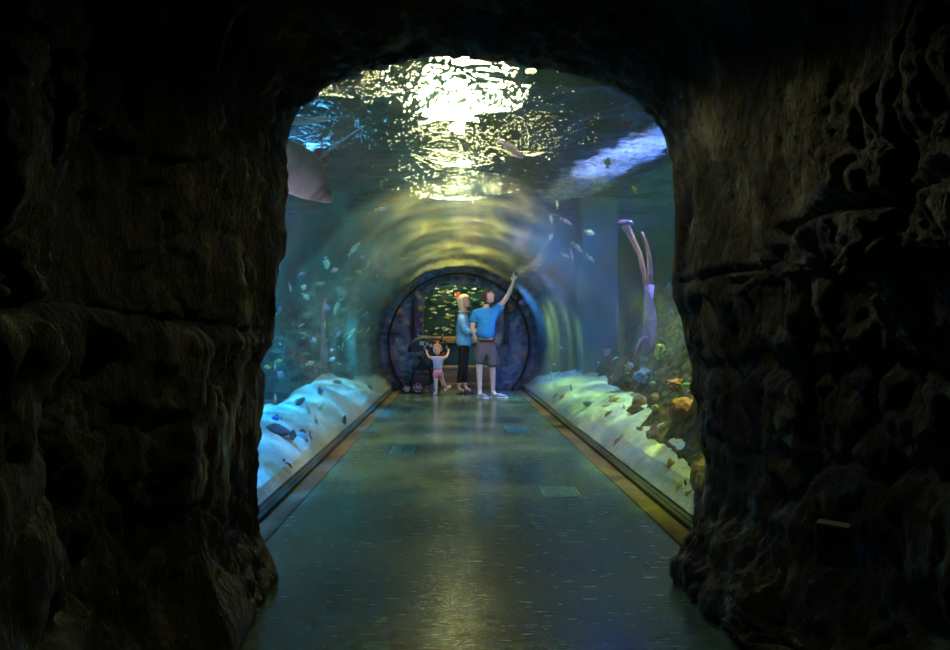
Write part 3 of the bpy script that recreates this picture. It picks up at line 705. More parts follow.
# coral and stone lumps dotted over the doorway rock
for x, z, r, mt, lab in ((-1.16, 1.50, 0.085, 'coral_orange', 'orange sponge on the blue rock left of the doorway, above the stroller'),
                         (-0.72, 1.55, 0.055, 'coral_orange', 'small orange growth at the left edge of the doorway, upper'),
                         (-0.71, 1.32, 0.05, 'coral_orange', 'small orange growth at the left edge of the doorway, lower'),
                         (1.00, 1.55, 0.09, 'coral_brown', 'round brown lump on the right doorway rock beside the slot'),
                         (1.08, 1.74, 0.07, 'coral_brown', 'round brown lump high on the right doorway rock'),
                         (1.22, 1.66, 0.06, 'coral_purple', 'small purple lump near the dark ring, upper right')):
    bm = bmesh.new(); rough_ball(bm, (0, 0, 0), r, (1, 0.6, 1), 0.25, 3, x * 9)
    tag(link_bm('rock_growth', bm, mt, loc=(CX + x, Y1 - 0.02, z)), lab, 'growth')

# purple branching sponge
def tree():
    b = spot(647, 352, 0.93); d = b.y; k = d / F
    P = lambda x, y, dd=0.0: tuple(at(x, y, d + dd) - Vector(b))
    root = tag(empty('branching_sponge', b), 'tall purple-pink branching sponge with a flared left tip on the right reef', 'sponge')
    bm = bmesh.new()
    pts = [P(651, 374), P(650, 360), P(650, 340), P(650, 318), P(649, 300), P(648, 285)]
    tube(bm, pts, [6.2 * k, 5.6 * k, 5.2 * k, 5.0 * k, 4.6 * k, 3.8 * k], 14)
    for v in bm.verts: v.co += Vector((fbm(v.co.x * 16, v.co.y * 16, v.co.z * 9, 3), fbm(v.co.y * 16, v.co.z * 9, 4, 3), 0)) * 0.06
    link_bm('trunk', bm, 'coral_purple', root)
    bm = bmesh.new(); tube(bm, [P(648, 292), P(644, 275, .02), P(640, 255, .05), P(634, 242, .08), P(629, 232, .1), P(625, 225, .1)], [3.2 * k, 2.6 * k, 2.4 * k, 2.6 * k, 3.4 * k, 4.6 * k], 12)
    lo = link_bm('branch', bm, 'coral_pink', root)
    bm = bmesh.new()
    rough_ball(bm, P(625, 223, .1), 1.0, (7.5 * k, 7 * k, 3.2 * k), 0.3, 3, 4)
    link_bm('flared_tip', bm, 'coral_purple', lo)
    bm = bmesh.new(); tube(bm, [P(649, 290), P(650, 272, -.03), P(649, 255, -.06), P(646, 243, -.08), P(642, 232, -.1)], [3.4 * k, 3.0 * k, 2.2 * k, 1.7 * k, 1.2 * k], 12)
    link_bm('branch', bm, 'coral_pink', root)
    bm = bmesh.new(); tube(bm, [P(646, 338, -.02), P(641, 340, -.05), P(637, 348, -.07), P(636, 360, -.07)], [2.4 * k, 2.2 * k, 1.8 * k, 1.2 * k], 10)
    link_bm('arm', bm, 'coral_pink', root)
tree()
# slim pink column of coral, left
c = spot(324, 352, 0.80); k = c.y / F
bm = bmesh.new(); tube(bm, [(0, 0, -16 * k), (0.01, 0, 0), (-0.02, 0, 22 * k), (0.0, 0, 42 * k), (0.03, 0, 54 * k)], [3.6 * k, 3.2 * k, 2.7 * k, 2.2 * k, 1.4 * k], 12)
for v in bm.verts: v.co.x += 0.02 * fbm(v.co.x * 9, v.co.y * 9, v.co.z * 5, 3)
tag(link_bm('column_sponge', bm, 'coral_pink', loc=c), 'slim upright pink column sponge in the left tank, yellow fish beside it', 'sponge')
# blue pillar standing in the right tank
c = at(597, 330, 10.6)
bm = bmesh.new(); box(bm, -0.30, 0.30, -0.25, 0.25, -1.2, HS - c.z + 0.2, 0.03)
for v in bm.verts: v.co.x += 0.0
tag(link_bm('support_pillar', bm, 'pillar_concrete', loc=c, sm=False), 'broad blue-lit square pillar standing in the right tank', 'pillar')
# kelp-like dim stems in the left tank
for i, (px, h, lab) in enumerate(((286, 60, 'tall dim stem of kelp nearest the left cave edge'), (297, 75, 'dim kelp stem standing left of the pink column sponge'), (313, 90, 'thin dim kelp stem just left of the pink column sponge'), (346, 95, 'dim kelp stem right of the pink column sponge'))):
    c = spot(px, 385 if i < 2 else 368, 0.9); k = c.y / F
    t = tag(empty('kelp', c), lab, 'kelp')
    pts = [(0.05 * math.sin(j * 0.8 + i), 0.03 * math.cos(j), h * k * j / 9 - 0.1) for j in range(10)]
    bm = bmesh.new(); tube(bm, pts, 0.012, 6); link_bm('stem', bm, 'kelp_green', t) if 'kelp_green' in MATS else link_bm('stem', bm, plain('kelp_green', (0.06, 0.14, 0.10), rough=0.5), t)
    bm = bmesh.new()
    for j in range(1, 10):
        a = Vector(pts[j]); s = 1 if j % 2 else -1
        q = [a, a + Vector((s * 0.09, 0.03, 0.05)), a + Vector((s * 0.20, 0.02, 0.02)), a + Vector((s * 0.10, -0.01, -0.03))]
        for off in (0,):
            vs = [bm.verts.new(p) for p in q] + [bm.verts.new(p + Vector((0, 0.008, 0))) for p in q]
            bm.faces.new(vs[:4]); bm.faces.new(vs[4:][::-1])
            for e in range(4): bm.faces.new([vs[e], vs[4 + e], vs[4 + (e + 1) % 4], vs[(e + 1) % 4]])
    link_bm('leaves', bm, 'kelp_green', t, False)
# stones scattered on the right sand
# ------------------------------------------------------------------ fish
FC = {'blue': (0.05, 0.16, 0.85), 'paleblue': (0.30, 0.55, 0.85), 'cyan': (0.25, 0.75, 0.80), 'yellow': (0.85, 0.65, 0.06), 'orange': (0.90, 0.34, 0.05),
      'red': (0.55, 0.06, 0.05), 'pink': (0.80, 0.25, 0.45), 'lilac': (0.50, 0.38, 0.72), 'purple': (0.38, 0.22, 0.72), 'dark': (0.03, 0.035, 0.06), 'brown': (0.16, 0.09, 0.06),
      'grey': (0.25, 0.29, 0.36), 'silver': (0.62, 0.70, 0.66), 'green': (0.16, 0.36, 0.24), 'olive': (0.35, 0.33, 0.08), 'rust': (0.42, 0.17, 0.08)}
for k_, c_ in FC.items(): plain('fish_' + k_, tuple(min(0.95, v * (1.5 if k_ not in ('dark', 'brown') else 1)) for v in c_), rough=0.35, vary=0.25, scale=22, bump=0.1, spec=0.6)
# shape: list of (x along body 0 nose .. 1 tail root, half height, half width) for a body of length 1
SH = {'slender': [(0.0, .006, .006), (0.05, .045, .03), (0.18, .085, .055), (0.4, .105, .062), (0.62, .085, .05), (0.82, .045, .028), (0.95, .028, .014), (1.0, .03, .008)],
      'oval': [(0.0, .01, .008), (0.05, .08, .04), (0.18, .16, .07), (0.4, .205, .08), (0.62, .17, .065), (0.82, .08, .035), (0.95, .045, .018), (1.0, .05, .008)],
      'disc': [(0.0, .015, .01), (0.05, .13, .045), (0.18, .26, .07), (0.4, .34, .078), (0.62, .29, .062), (0.82, .13, .035), (0.94, .055, .018), (1.0, .06, .008)]}
def plate(bm, poly, th):
    """thin fin of real thickness in the xz plane"""
    a = [bm.verts.new((x, -th / 2, z)) for x, z in poly]; b = [bm.verts.new((x, th / 2, z)) for x, z in poly]
    bm.faces.new(a); bm.faces.new(b[::-1]); n = len(poly)
    for i in range(n): bm.faces.new([a[i], b[i], b[(i + 1) % n], a[(i + 1) % n]])
FISH_MESH = {}
def fish_parts(shape, colour, fin):
    key = (shape, colour, fin)
    if key in FISH_MESH: return FISH_MESH[key]
    st = SH[shape]; hm = max(s[1] for s in st); seg = 12
    bm = bmesh.new(); rings = []
    for t, hh, ww in st:
        x = 0.42 - t * 0.84
        rings.append([bm.verts.new((x, ww * math.cos(2 * math.pi * k / seg), hh * math.sin(2 * math.pi * k / seg) * (1.0 if k <= seg / 2 else 0.92))) for k in range(seg)])
    for a, b in zip(rings, rings[1:]):
        for k in range(seg): bm.faces.new([a[k], a[(k + 1) % seg], b[(k + 1) % seg], b[k]])
    bm.faces.new(rings[0][::-1]); bm.faces.new(rings[-1])
    bmesh.ops.recalc_face_normals(bm, faces=bm.faces)
    me = bpy.data.meshes.new('fish_body'); bm.to_mesh(me); bm.free(); me.polygons.foreach_set('use_smooth', [True] * len(me.polygons)); me.materials.append(MATS['fish_' + colour])
    def fin_mesh(polys, ys=None, mat=fin):
        bm = bmesh.new()
        for p in polys: plate(bm, p, 0.010)
        bmesh.ops.recalc_face_normals(bm, faces=bm.faces)
        m = bpy.data.meshes.new('fish_fin'); bm.to_mesh(m); bm.free(); m.materials.append(MATS['fish_' + mat]); return m
    tw = max(0.11, hm * 0.85)
    tail = fin_mesh([[(-0.40, 0.03), (-0.48, tw * 0.75), (-0.58, tw * 1.15), (-0.52, tw * 0.4), (-0.50, 0.0), (-0.52, -tw * 0.4), (-0.58, -tw * 1.15), (-0.48, -tw * 0.75), (-0.40, -0.03)]])
    dors = fin_mesh([[(0.16, hm * 0.80), (0.08, hm * 1.30 + .01), (-0.10, hm * 1.38 + .01), (-0.30, hm * 0.85), (-0.24, hm * 0.45), (-0.05, hm * 0.8)]])
    anal = fin_mesh([[(0.0, -hm * 0.80), (-0.08, -hm * 1.25), (-0.28, -hm * 0.80), (-0.24, -hm * 0.42), (-0.05, -hm * 0.75)]])
    bm = bmesh.new()
    for s in (-1, 1): ball(bm, (0.33, s * st[2][2] * 0.62, hm * 0.18), 0.018 + hm * 0.04, 1)
    eye = bpy.data.meshes.new('fish_eye'); bm.to_mesh(eye); bm.free(); eye.materials.append(MATS['fish_dark'])
    FISH_MESH[key] = (me, tail, dors, anal, eye); return FISH_MESH[key]
def fish(px, py, frac, L, ang, shape, colour, fin=None, label=None, group=None, cat='fish', yaw=0.25, pos=None, simple=False):
    me, tail, dors, anal, eye = fish_parts(shape, colour, fin or colour)
    p = pos if pos is not None else spot(px, py, frac)
    o = bpy.data.objects.new('fish', me); COL.objects.link(o)
    a = R_(ang); xa = Vector((math.cos(a) * math.cos(yaw), math.sin(yaw), math.sin(a) * math.cos(yaw))).normalized()
    ya = (Vector((0, 1, 0)) - xa * xa.y).normalized(); za = xa.cross(ya)
    if za.z < -0.02: ya = -ya; za = -za
    s = L * p.y / F
    m = Matrix((xa, ya, za)).transposed().to_4x4(); o.matrix_world = Matrix.Translation(p) @ m @ Matrix.Scale(s, 4)
    tag(o, label, cat, group)
    for nm, mm in (('tail_fin', tail),) + (() if simple else (('dorsal_fin', dors), ('anal_fin', anal), ('eyes', eye))):
        c = bpy.data.objects.new(nm, mm); COL.objects.link(c); c.parent = o
        if nm == 'tail_fin' and fin and fin != colour: c['label'] = fin + ' tail fin'
    return o
#    px   py  frac  len  ang  shape      colour     fin      label
FISHES = [
 (321, 191, .35, 13, -15, 'oval', 'blue', 'yellow', 'bright blue yellow-tailed fish by the big ray, upper of the touching pair'),
 (328, 195, .38, 10, 160, 'oval', 'blue', 'yellow', 'bright blue yellow-tailed fish by the big ray, lower of the touching pair'),
 (382, 209, .40, 13, 10, 'slender', 'blue', 'yellow', 'small slender blue fish with a yellow tail over the left walkway, under the glitter'),
 (355, 248, .45, 20, 52, 'slender', 'paleblue', None, 'long pale blue fish rising steeply over the left side'),
 (326, 264, .35, 14, -88, 'oval', 'cyan', 'silver', 'cyan fish diving nose down just above the pale light streak'),
 (335, 270, .45, 9, 25, 'oval', 'pink', None, 'small pink fish right of the diving cyan fish'),
 (301, 274, .35, 10, 200, 'slender', 'blue', 'yellow', 'dark blue fish with yellow tail on the left light streak'),
 (290, 288, .35, 11, -85, 'slender', 'silver', None, 'thin whitish fish hanging upright near the left cave edge'),
 (304, 287, .45, 7, 70, 'disc', 'silver', None, 'tiny round pale fish right of the thin whitish upright fish'),
 (306, 297, .40, 10, -45, 'oval', 'paleblue', 'silver', 'light blue fish heading down right, below the tiny round pale fish'),
 (280, 309, .30, 8, 75, 'oval', 'blue', None, 'bright blue fish half hidden at the left cave edge'),
 (327, 308, .45, 8, 0, 'disc', 'blue', 'orange', 'round blue fish with an orange tail beside the long blue fish'),
 (337, 308, .40, 20, -114, 'slender', 'paleblue', 'yellow', 'long light blue fish diving steeply with a yellow tail at its top'),
 (344, 293, .55, 13, 80, 'disc', 'grey', None, 'grey-blue round fish above the long diving blue fish'),
 (302, 325, .45, 8, 25, 'slender', 'cyan', 'yellow', 'small cyan fish with yellow tail in the dim left water'),
 (303, 333, .5, 7, 0, 'slender', 'olive', None, 'small olive fish in the dim left water, just over a greenish one'),
 (303, 338, .5, 6, 180, 'slender', 'green', None, 'small greenish fish just under the olive one in the left water'),
 (314, 340, .5, 7, 10, 'disc', 'lilac', None, 'round violet fish left of the pink column sponge'),
 (279, 361, .35, 8, 10, 'oval', 'yellow', None, 'yellow fish near the left cave edge, upper right of another yellow one'),
 (267, 367, .30, 8, 170, 'oval', 'yellow', None, 'yellow-green fish touching the left cave edge over the sand'),
 (275, 366, .33, 8, 95, 'slender', 'paleblue', None, 'small upright blue fish between the two yellow fish, left'),
 (280, 374, .33, 8, 150, 'disc', 'pink', None, 'round pinkish fish below the upright blue fish, left'),
 (325, 324, .72, 9, 90, 'slender', 'yellow', None, 'small yellow fish upright against the pink column sponge'),
 (339, 334, .6, 8, 50, 'oval', 'pink', 'orange', 'pink and orange fish right of the pink column sponge'),
 (311, 363, .6, 9, 20, 'oval', 'olive', 'silver', 'olive and white fish low in front of the dark left water'),
 (332, 359, .6, 8, 30, 'oval', 'cyan', None, 'cyan fish above the far end of the left sand'),
 (267, 402, .75, 10, 190, 'oval', 'lilac', None, 'greyish-pink fish at the left cave edge just over the sand'),
 (275, 398, .72, 11, 95, 'slender', 'silver', None, 'pale upright fish beside the greyish-pink one over the sand'),
 (300, 402, .75, 15, 40, 'oval', 'dark', 'grey', 'dark fish with a raised head over the upper left sand'),
 (320, 391, .8, 11, 110, 'oval', 'dark', None, 'dark blue fish facing away over the middle of the left sand'),
 (276, 418, .7, 12, 180, 'oval', 'blue', 'dark', 'blue fish just above the large dark speckled fish'),
 (303, 437, .7, 17, 195, 'disc', 'grey', 'dark', 'grey round tang with dark tail over the near left sand'),
 (289, 467, .7, 19, -58, 'slender', 'olive', 'dark', 'yellow-olive fish diving down right, nearest on the left sand'),
 (308, 410, .8, 17, -75, 'slender', 'silver', None, 'slim pale fish upright over the left sand'),
 (316, 422, .8, 12, -85, 'slender', 'grey', 'yellow', 'small upright grey fish below the slim pale fish'),
 (321, 408, .8, 9, 60, 'oval', 'green', None, 'blue-green fish right of the slim pale fish over the sand'),
 (344, 424, .6, 22, 85, 'slender', 'dark', 'yellow', 'dark upright fish with a yellow tail beside the left kerb'),
 (347, 400, .8, 13, 125, 'oval', 'paleblue', None, 'pale blue oval fish over the right half of the left sand'),
 (370, 388, .75, 9, 120, 'oval', 'dark', None, 'small dark fish close to the far left kerb'),
 (350, 379, .8, 7, 170, 'slender', 'brown', None, 'small brown fish near the crest of the left sand'),
 (361, 393, .75, 7, 100, 'slender', 'rust', None, 'tiny reddish upright fish left of the small dark fish by the far kerb'),
 (381, 280, .5, 6, 0, 'disc', 'lilac', None, 'round lilac fish over the left wall above the streaked school'),
 (359, 272, .5, 8, 0, 'oval', 'olive', None, 'yellow-green fish on the far end of the left light streak'),
 (362, 257, .5, 7, 180, 'oval', 'purple', None, 'small violet fish high over the left wall'),
 # right side
 (588, 121, .45, 15, 212, 'slender', 'dark', 'orange', 'dark purple fish with an orange tail high at the right'),
 (625, 124, .40, 9, 230, 'oval', 'red', None, 'small dark red fish just under the rock arch, upper right'),
 (608, 162, .35, 13, 82, 'oval', 'green', 'dark', 'dark green fish hanging upright on the pale streak, upper right'),
 (634, 189, .40, 9, 115, 'oval', 'orange', None, 'small bright orange fish at the upper right'),
 (557, 204, .5, 10, 92, 'slender', 'yellow', 'silver', 'small yellowish upright fish right of the glitter'),
 (551, 219, .5, 12, 100, 'slender', 'silver', 'paleblue', 'pale upright fish left of a slender violet fish'),
 (567, 222, .5, 15, -27, 'slender', 'purple', 'yellow', 'slender violet fish with yellow tail, uppermost of the violet ones'),
 (551, 237, .5, 9, 60, 'oval', 'silver', 'orange', 'small white and orange fish near the end of the raised arm'),
 (590, 233, .5, 12, -15, 'oval', 'lilac', 'yellow', 'lilac fish with yellow tail, rightmost of the violet group'),
 (578, 248, .5, 17, -42, 'slender', 'purple', 'yellow', 'long violet fish with yellow tail, upper left of its follower'),
 (591, 259, .5, 13, -42, 'slender', 'purple', 'yellow', 'violet fish with yellow tail following below the long violet fish'),
 (566, 256, .5, 11, -25, 'slender', 'lilac', 'yellow', 'short violet fish with yellow tail next to an upright pale fish'),
 (572, 256, .52, 13, -75, 'slender', 'silver', None, 'upright pale fish crossing in front of the short violet fish'),
 (598, 298, .5, 10, 65, 'oval', 'pink', None, 'bright pink fish in front of the blue pillar'),
 (604, 302, .55, 6, 100, 'slender', 'silver', None, 'tiny pale fish right of the bright pink fish'),
 (579, 312, .5, 19, 94, 'slender', 'silver', 'cyan', 'long pale green fish hanging upright left of the blue pillar'),
 (593, 357, .7, 9, 5, 'oval', 'silver', 'cyan', 'whitish fish at the right end of the reddish-brown slab'),
 (616, 358, .7, 8, 15, 'slender', 'cyan', None, 'slim cyan fish over the far right sand, right of the pillar foot'),
 (630, 366, .7, 10, 10, 'disc', 'silver', 'yellow', 'pale round fish left of the blue coral'),
 (628, 373, .8, 5, 0, 'oval', 'yellow', None, 'tiny yellow fish directly under the pale round fish'),
 (583, 367, .8, 9, 35, 'slender', 'silver', None, 'pale fish rising under the reddish-brown slab'),
 (579, 371, .82, 8, 10, 'oval', 'blue', None, 'blue fish under the reddish-brown slab'),
 (590, 370, .82, 8, 30, 'oval', 'silver', 'yellow', 'silvery fish with yellow tail right of the blue fish under the slab'),
 (653, 383, .8, 8, 0, 'oval', 'green', None, 'small green fish over the reef below the purple branching sponge'),
 (687, 385, .7, 12, 180, 'oval', 'green', 'silver', 'pale green fish between the reef and the right cave edge'),
 (571, 388, .7, 9, 95, 'slender', 'dark', None, 'dark upright fish near the crest of the right sand'),
 (555, 396, .6, 10, 50, 'slender', 'dark', 'grey', 'dark slim fish by the far right kerb, left of its twin'),
 (562, 397, .6, 9, 45, 'slender', 'dark', None, 'dark slim fish by the far right kerb, right of its twin'),
 (588, 404, .8, 12, 170, 'oval', 'brown', 'grey', 'brown fish over the middle of the right sand'),
 (613, 400, .85, 13, 205, 'oval', 'rust', 'yellow', 'rust-orange fish behind a grey fish on the right sand'),
 (606, 405, .82, 11, 200, 'oval', 'grey', None, 'grey fish in front of the rust-orange fish on the right sand'),
 (608, 414, .8, 10, 220, 'oval', 'brown', 'orange', 'dark brown and orange fish below the grey fish on the right sand'),
 (624, 407, .85, 9, 95, 'slender', 'green', None, 'dark green upright fish over the right sand, left of the coral heads'),
 (617, 442, .6, 17, 238, 'slender', 'pink', 'rust', 'pinkish fish diving down left over the near right sand'),
 (671, 465, .75, 14, 10, 'disc', 'rust', 'olive', 'rust-brown round fish over the near right sand'),
 (680, 488, .75, 13, -25, 'disc', 'orange', 'yellow', 'orange fish low over the right sand, left of another orange fish'),
 (690, 495, .75, 13, 150, 'disc', 'orange', 'rust', 'orange fish nearest the foot of the right rock wall'),
 (686, 485, .7, 13, 100, 'slender', 'dark', None, 'dark upright fish between the two orange fish at lower right'),
 (512, 150, .55, 34, -32, 'slender', 'purple', 'lilac', 'long slim purple fish under the glittering water, right of centre'),
 (509, 266, .5, 30, 160, 'slender', 'dark', 'grey', 'long dark fish beside the pointing hand'),
 (565, 118, .5, 6, 10, 'slender', 'dark', None, 'tiny dark fish high up right of the glitter'),
]
for f in FISHES: fish(f[0], f[1], f[2], f[3], f[4], f[5], f[6], f[7], f[8])

# the large dark speckled fish lying over the left sand (turtle-backed)
def boxfish():
    c = spot(277, 432, 0.8); k = c.y / F
    bm = bmesh.new(); rough_ball(bm, (0, 0, 0), 1.0, (14.5 * k, 9 * k, 8.5 * k), 0.10, 4, 3)
    for v in bm.verts:
        if v.co.x > 0: v.co.z *= 1 - 0.5 * v.co.x / (16 * k); v.co.z -= 0.12 * v.co.x
        if v.co.z < 0: v.co.z *= 0.6
    o = link_bm('large_fish', bm, mottled('fish_speckled', [(0.4, (0.03, 0.03, 0.07)), (0.55, (0.08, 0.05, 0.10)), (0.7, (0.30, 0.16, 0.20))], 40.0, bump=0.2), loc=c)
    tag(o, 'large dark speckled rounded fish over the near left sand', 'fish')
    bm = bmesh.new(); plate(bm, [(12 * k, -0.0), (17 * k, 0.02), (20 * k, -0.03), (16 * k, -0.07), (12 * k, -0.06)], 0.012); link_bm('tail_fin', bm, 'fish_dark', o, False)
    bm = bmesh.new(); plate(bm, [(-6 * k, -6 * k), (-2 * k, -9.5 * k), (3 * k, -8 * k), (2 * k, -5 * k)], 0.012); link_bm('pectoral_fin', bm, 'fish_dark', o, False)
boxfish()

# schools of small fish
def school(n, pts, colours, label, group, L=(4, 6), seed=1, shape='slender', ang=lambda r, x, y: 0, frac=(0.3, 0.8)):
    r = random.Random(seed)
    for i in range(n):
        (x0, y0), (x1, y1), w = pts
        t = r.random(); x = lerp(x0, x1, t) + r.gauss(0, w); y = lerp(y0, y1, t) + r.gauss(0, w)
        fish(x, y, r.uniform(*frac), r.uniform(*L), ang(r, x, y), shape, r.choice(colours), None, label, group, simple=True, yaw=r.uniform(-0.5, 0.5))
school(30, ((383, 262), (350, 345), 7), ['yellow', 'olive', 'silver'], 'tiny yellow fish in the streaming school before the left far reef', 'yellow school by the left far reef', L=(4, 9), seed=3, ang=lambda r, x, y: 58 + r.uniform(-18, 18))
school(38, ((547, 322), (556, 374), 5), ['cyan', 'silver', 'green'], 'tiny pale fish in the dense school over the far right sand', 'pale school over the far right sand', L=(3, 5), seed=5, shape='oval', ang=lambda r, x, y: r.uniform(20, 160))
school(14, ((565, 335), (600, 372), 9), ['silver', 'cyan', 'orange'], 'tiny fish scattered round the reddish-brown slab', 'small fish round the slab', L=(3, 5), seed=8, shape='oval', ang=lambda r, x, y: r.uniform(-40, 200), frac=(0.5, 0.85))
school(12, ((290, 330), (345, 345), 12), ['paleblue', 'silver', 'olive'], 'tiny fish scattered in the dark left water', 'small fish in the dark left water', L=(2.5, 4.5), seed=9, shape='oval', ang=lambda r, x, y: r.uniform(-60, 240), frac=(0.3, 0.7))
# the gold-lit school behind the far window
def window_school():
    r = random.Random(12)
    for i in range(115):
        x = CX + r.uniform(-0.95, 0.95); z = r.uniform(1.05, 2.2); y = r.uniform(13.85, 15.3)
        fish(0, 0, 0, r.uniform(3.4, 6.2), r.choice((r.uniform(-14, 20), 180 + r.uniform(-20, 14))), 'oval', r.choice(['silver', 'olive', 'green', 'silver']), None,
             'small gold-green fish in the school behind the far window', 'school behind the far window', pos=Vector((x, y, z)), simple=True, yaw=r.uniform(-0.4, 0.4))
window_school()
fish(0, 0, 0, 8, 60, 'disc', 'red', 'yellow', 'red and yellow fish behind the far window, just above the woman\'s head', pos=Vector((at(458, 295, 13.8))))

# ------------------------------------------------------------------ stingrays
mottled('ray_belly', [(0.3, (0.42, 0.36, 0.44)), (0.6, (0.66, 0.58, 0.62)), (0.8, (0.62, 0.62, 0.72))], 3.0, rough=0.5, bump=0.15)
mottled('ray_back', [(0.3, (0.04, 0.08, 0.10)), (0.7, (0.10, 0.16, 0.18))], 4.0, rough=0.5, bump=0.15)
plain('ray_tail', (0.30, 0.36, 0.62), rough=0.5)
plain('ray_fin', (0.40, 0.20, 0.28), rough=0.5)
def stingray(c, head, up, size, label, mat, taillen=1.4, tailmat=None):
    """disc with wings; local x = head direction, y = wing span, z = back"""
    xa = Vector(head).normalized(); za = (Vector(up) - xa * Vector(up).dot(xa)).normalized(); ya = za.cross(xa)
    M = Matrix.Translation(c) @ Matrix((xa, ya, za)).transposed().to_4x4() @ Matrix.Scale(size, 4)
    n = 40; m = 30; top = []; bot = []
    for j in range(m + 1):
        s = -1 + 2 * j / m                       # across the span
        a = abs(s)
        x_front = 0.62 * (1 - a ** 1.6) * 0.92 - 0.06 * a; x_back = -0.42 * (1 - a ** 1.3) - 0.10 * a
        if a == 1: x_front = x_back + 0.01
        for i in range(n + 1):
            t = i / n; x = lerp(x_front, x_back, t)
            th = 0.085 * max(0.0, (1 - a ** 1.1)) ** 0.8 * (math.sin(math.pi * t) ** 0.7 if 0 < t < 1 else 0) + 0.004
            flap = 0.18 * a * a + 0.03 * math.sin(x * 4) * a
            yy = s * 0.78
            top.append((x, yy, flap + th * 1.2)); bot.append((x, yy, flap - th * 0.8))
    w = n + 1; off = len(top); f = []
    for j in range(m):
        for i in range(n):
            q = j * w + i
            f.append((q, q + 1, q + w + 1, q + w)); f.append((off + q, off + q + w, off + q + w + 1, off + q + 1))
        f.append((j * w, (j + 1) * w, off + (j + 1) * w, off + j * w)); f.append((j * w + n, off + j * w + n, off + (j + 1) * w + n, (j + 1) * w + n))
    o = mk('stingray', top + bot, f, mat); o.matrix_world = M
    tag(o, label, 'stingray')
    bm = bmesh.new(); tube(bm, [(-0.36, 0, 0.02), (-0.55, 0.0, 0.03), (-0.9, 0.03, 0.04), (-1.2, 0.04, 0.08), (-0.4 - taillen, 0.02, 0.14)], [0.045, 0.03, 0.018, 0.012, 0.004], 10)
    link_bm('tail', bm, tailmat or mat, o)
    for s in (-1, 1):
        bm = bmesh.new()
        for v in ball(bm, (0, 0, 0), 1.0, 2): v.co = Vector((-0.47 + v.co.x * 0.13, s * 0.10 + v.co.y * 0.075, 0.01 + v.co.z * 0.015))
        link_bm('pelvic_fin', bm, 'ray_fin', o)
    return o
p1 = at(303, 170, 4.1)
stingray(p1, (-0.62, -0.25, -0.55), (0.35, 0.75, 0.45), 0.34, 'large pale-bellied stingray gliding close over the tunnel, tail trailing to the glitter', 'ray_belly', 1.25, 'ray_tail')
p2 = at(304, 122, 4.9)
stingray(p2, (-0.8, 0.3, 0.05), (0.1, -0.3, 0.9), 0.34, 'dark stingray higher up, right above the pale-bellied one', 'ray_back', 0.9)
# ------------------------------------------------------------------ people and stroller
mottled('skin', [(0.3, (0.62, 0.36, 0.28)), (0.7, (0.72, 0.44, 0.35))], 8.0, rough=0.5, bump=0.03, spec=0.4)
plain('hair_brown', (0.10, 0.045, 0.022), rough=0.55, scale=60, vary=0.4, bump=0.5, stretch=(3, 3, 0.6))
plain('hair_blonde', (0.80, 0.52, 0.30), rough=0.5, scale=60, vary=0.3, bump=0.5, stretch=(3, 3, 0.6))
plain('hair_light', (0.60, 0.28, 0.10), rough=0.5, scale=60, vary=0.3, bump=0.4)
plain('shirt_blue', (0.02, 0.22, 0.48), rough=0.85, vary=0.2, scale=7, bump=0.5)
plain('shirt_light', (0.18, 0.42, 0.72), rough=0.85, vary=0.2, scale=8, bump=0.5)
plain('shirt_child', (0.32, 0.36, 0.56), rough=0.85)
plain('shorts_grey', (0.13, 0.11, 0.12), rough=0.9, bump=0.4)
plain('shorts_pink', (0.72, 0.20, 0.30), rough=0.85)
plain('trousers_black', (0.010, 0.010, 0.013), rough=0.8)
plain('shoe_grey', (0.20, 0.15, 0.28), rough=0.7)
plain('shoe_sole', (0.55, 0.48, 0.60), rough=0.6)
plain('sandal_dark', (0.03, 0.02, 0.025), rough=0.6)
plain('belt_brown', (0.18, 0.05, 0.03), rough=0.5)
plain('eye_dark', (0.02, 0.02, 0.02), rough=0.3)
plain('lips', (0.50, 0.16, 0.15), rough=0.5)
plain('stroller_fabric', (0.018, 0.019, 0.026), rough=0.8, bump=0.3)
plain('stroller_pattern', (0.30, 0.22, 0.14), rough=0.8, vary=0.7, scale=30)
plain('grip_metal', (0.35, 0.40, 0.42), rough=0.3, metal=0.8)
plain('tyre', (0.02, 0.02, 0.022), rough=0.6)
plain('rim', (0.40, 0.36, 0.50), rough=0.35, metal=0.5)

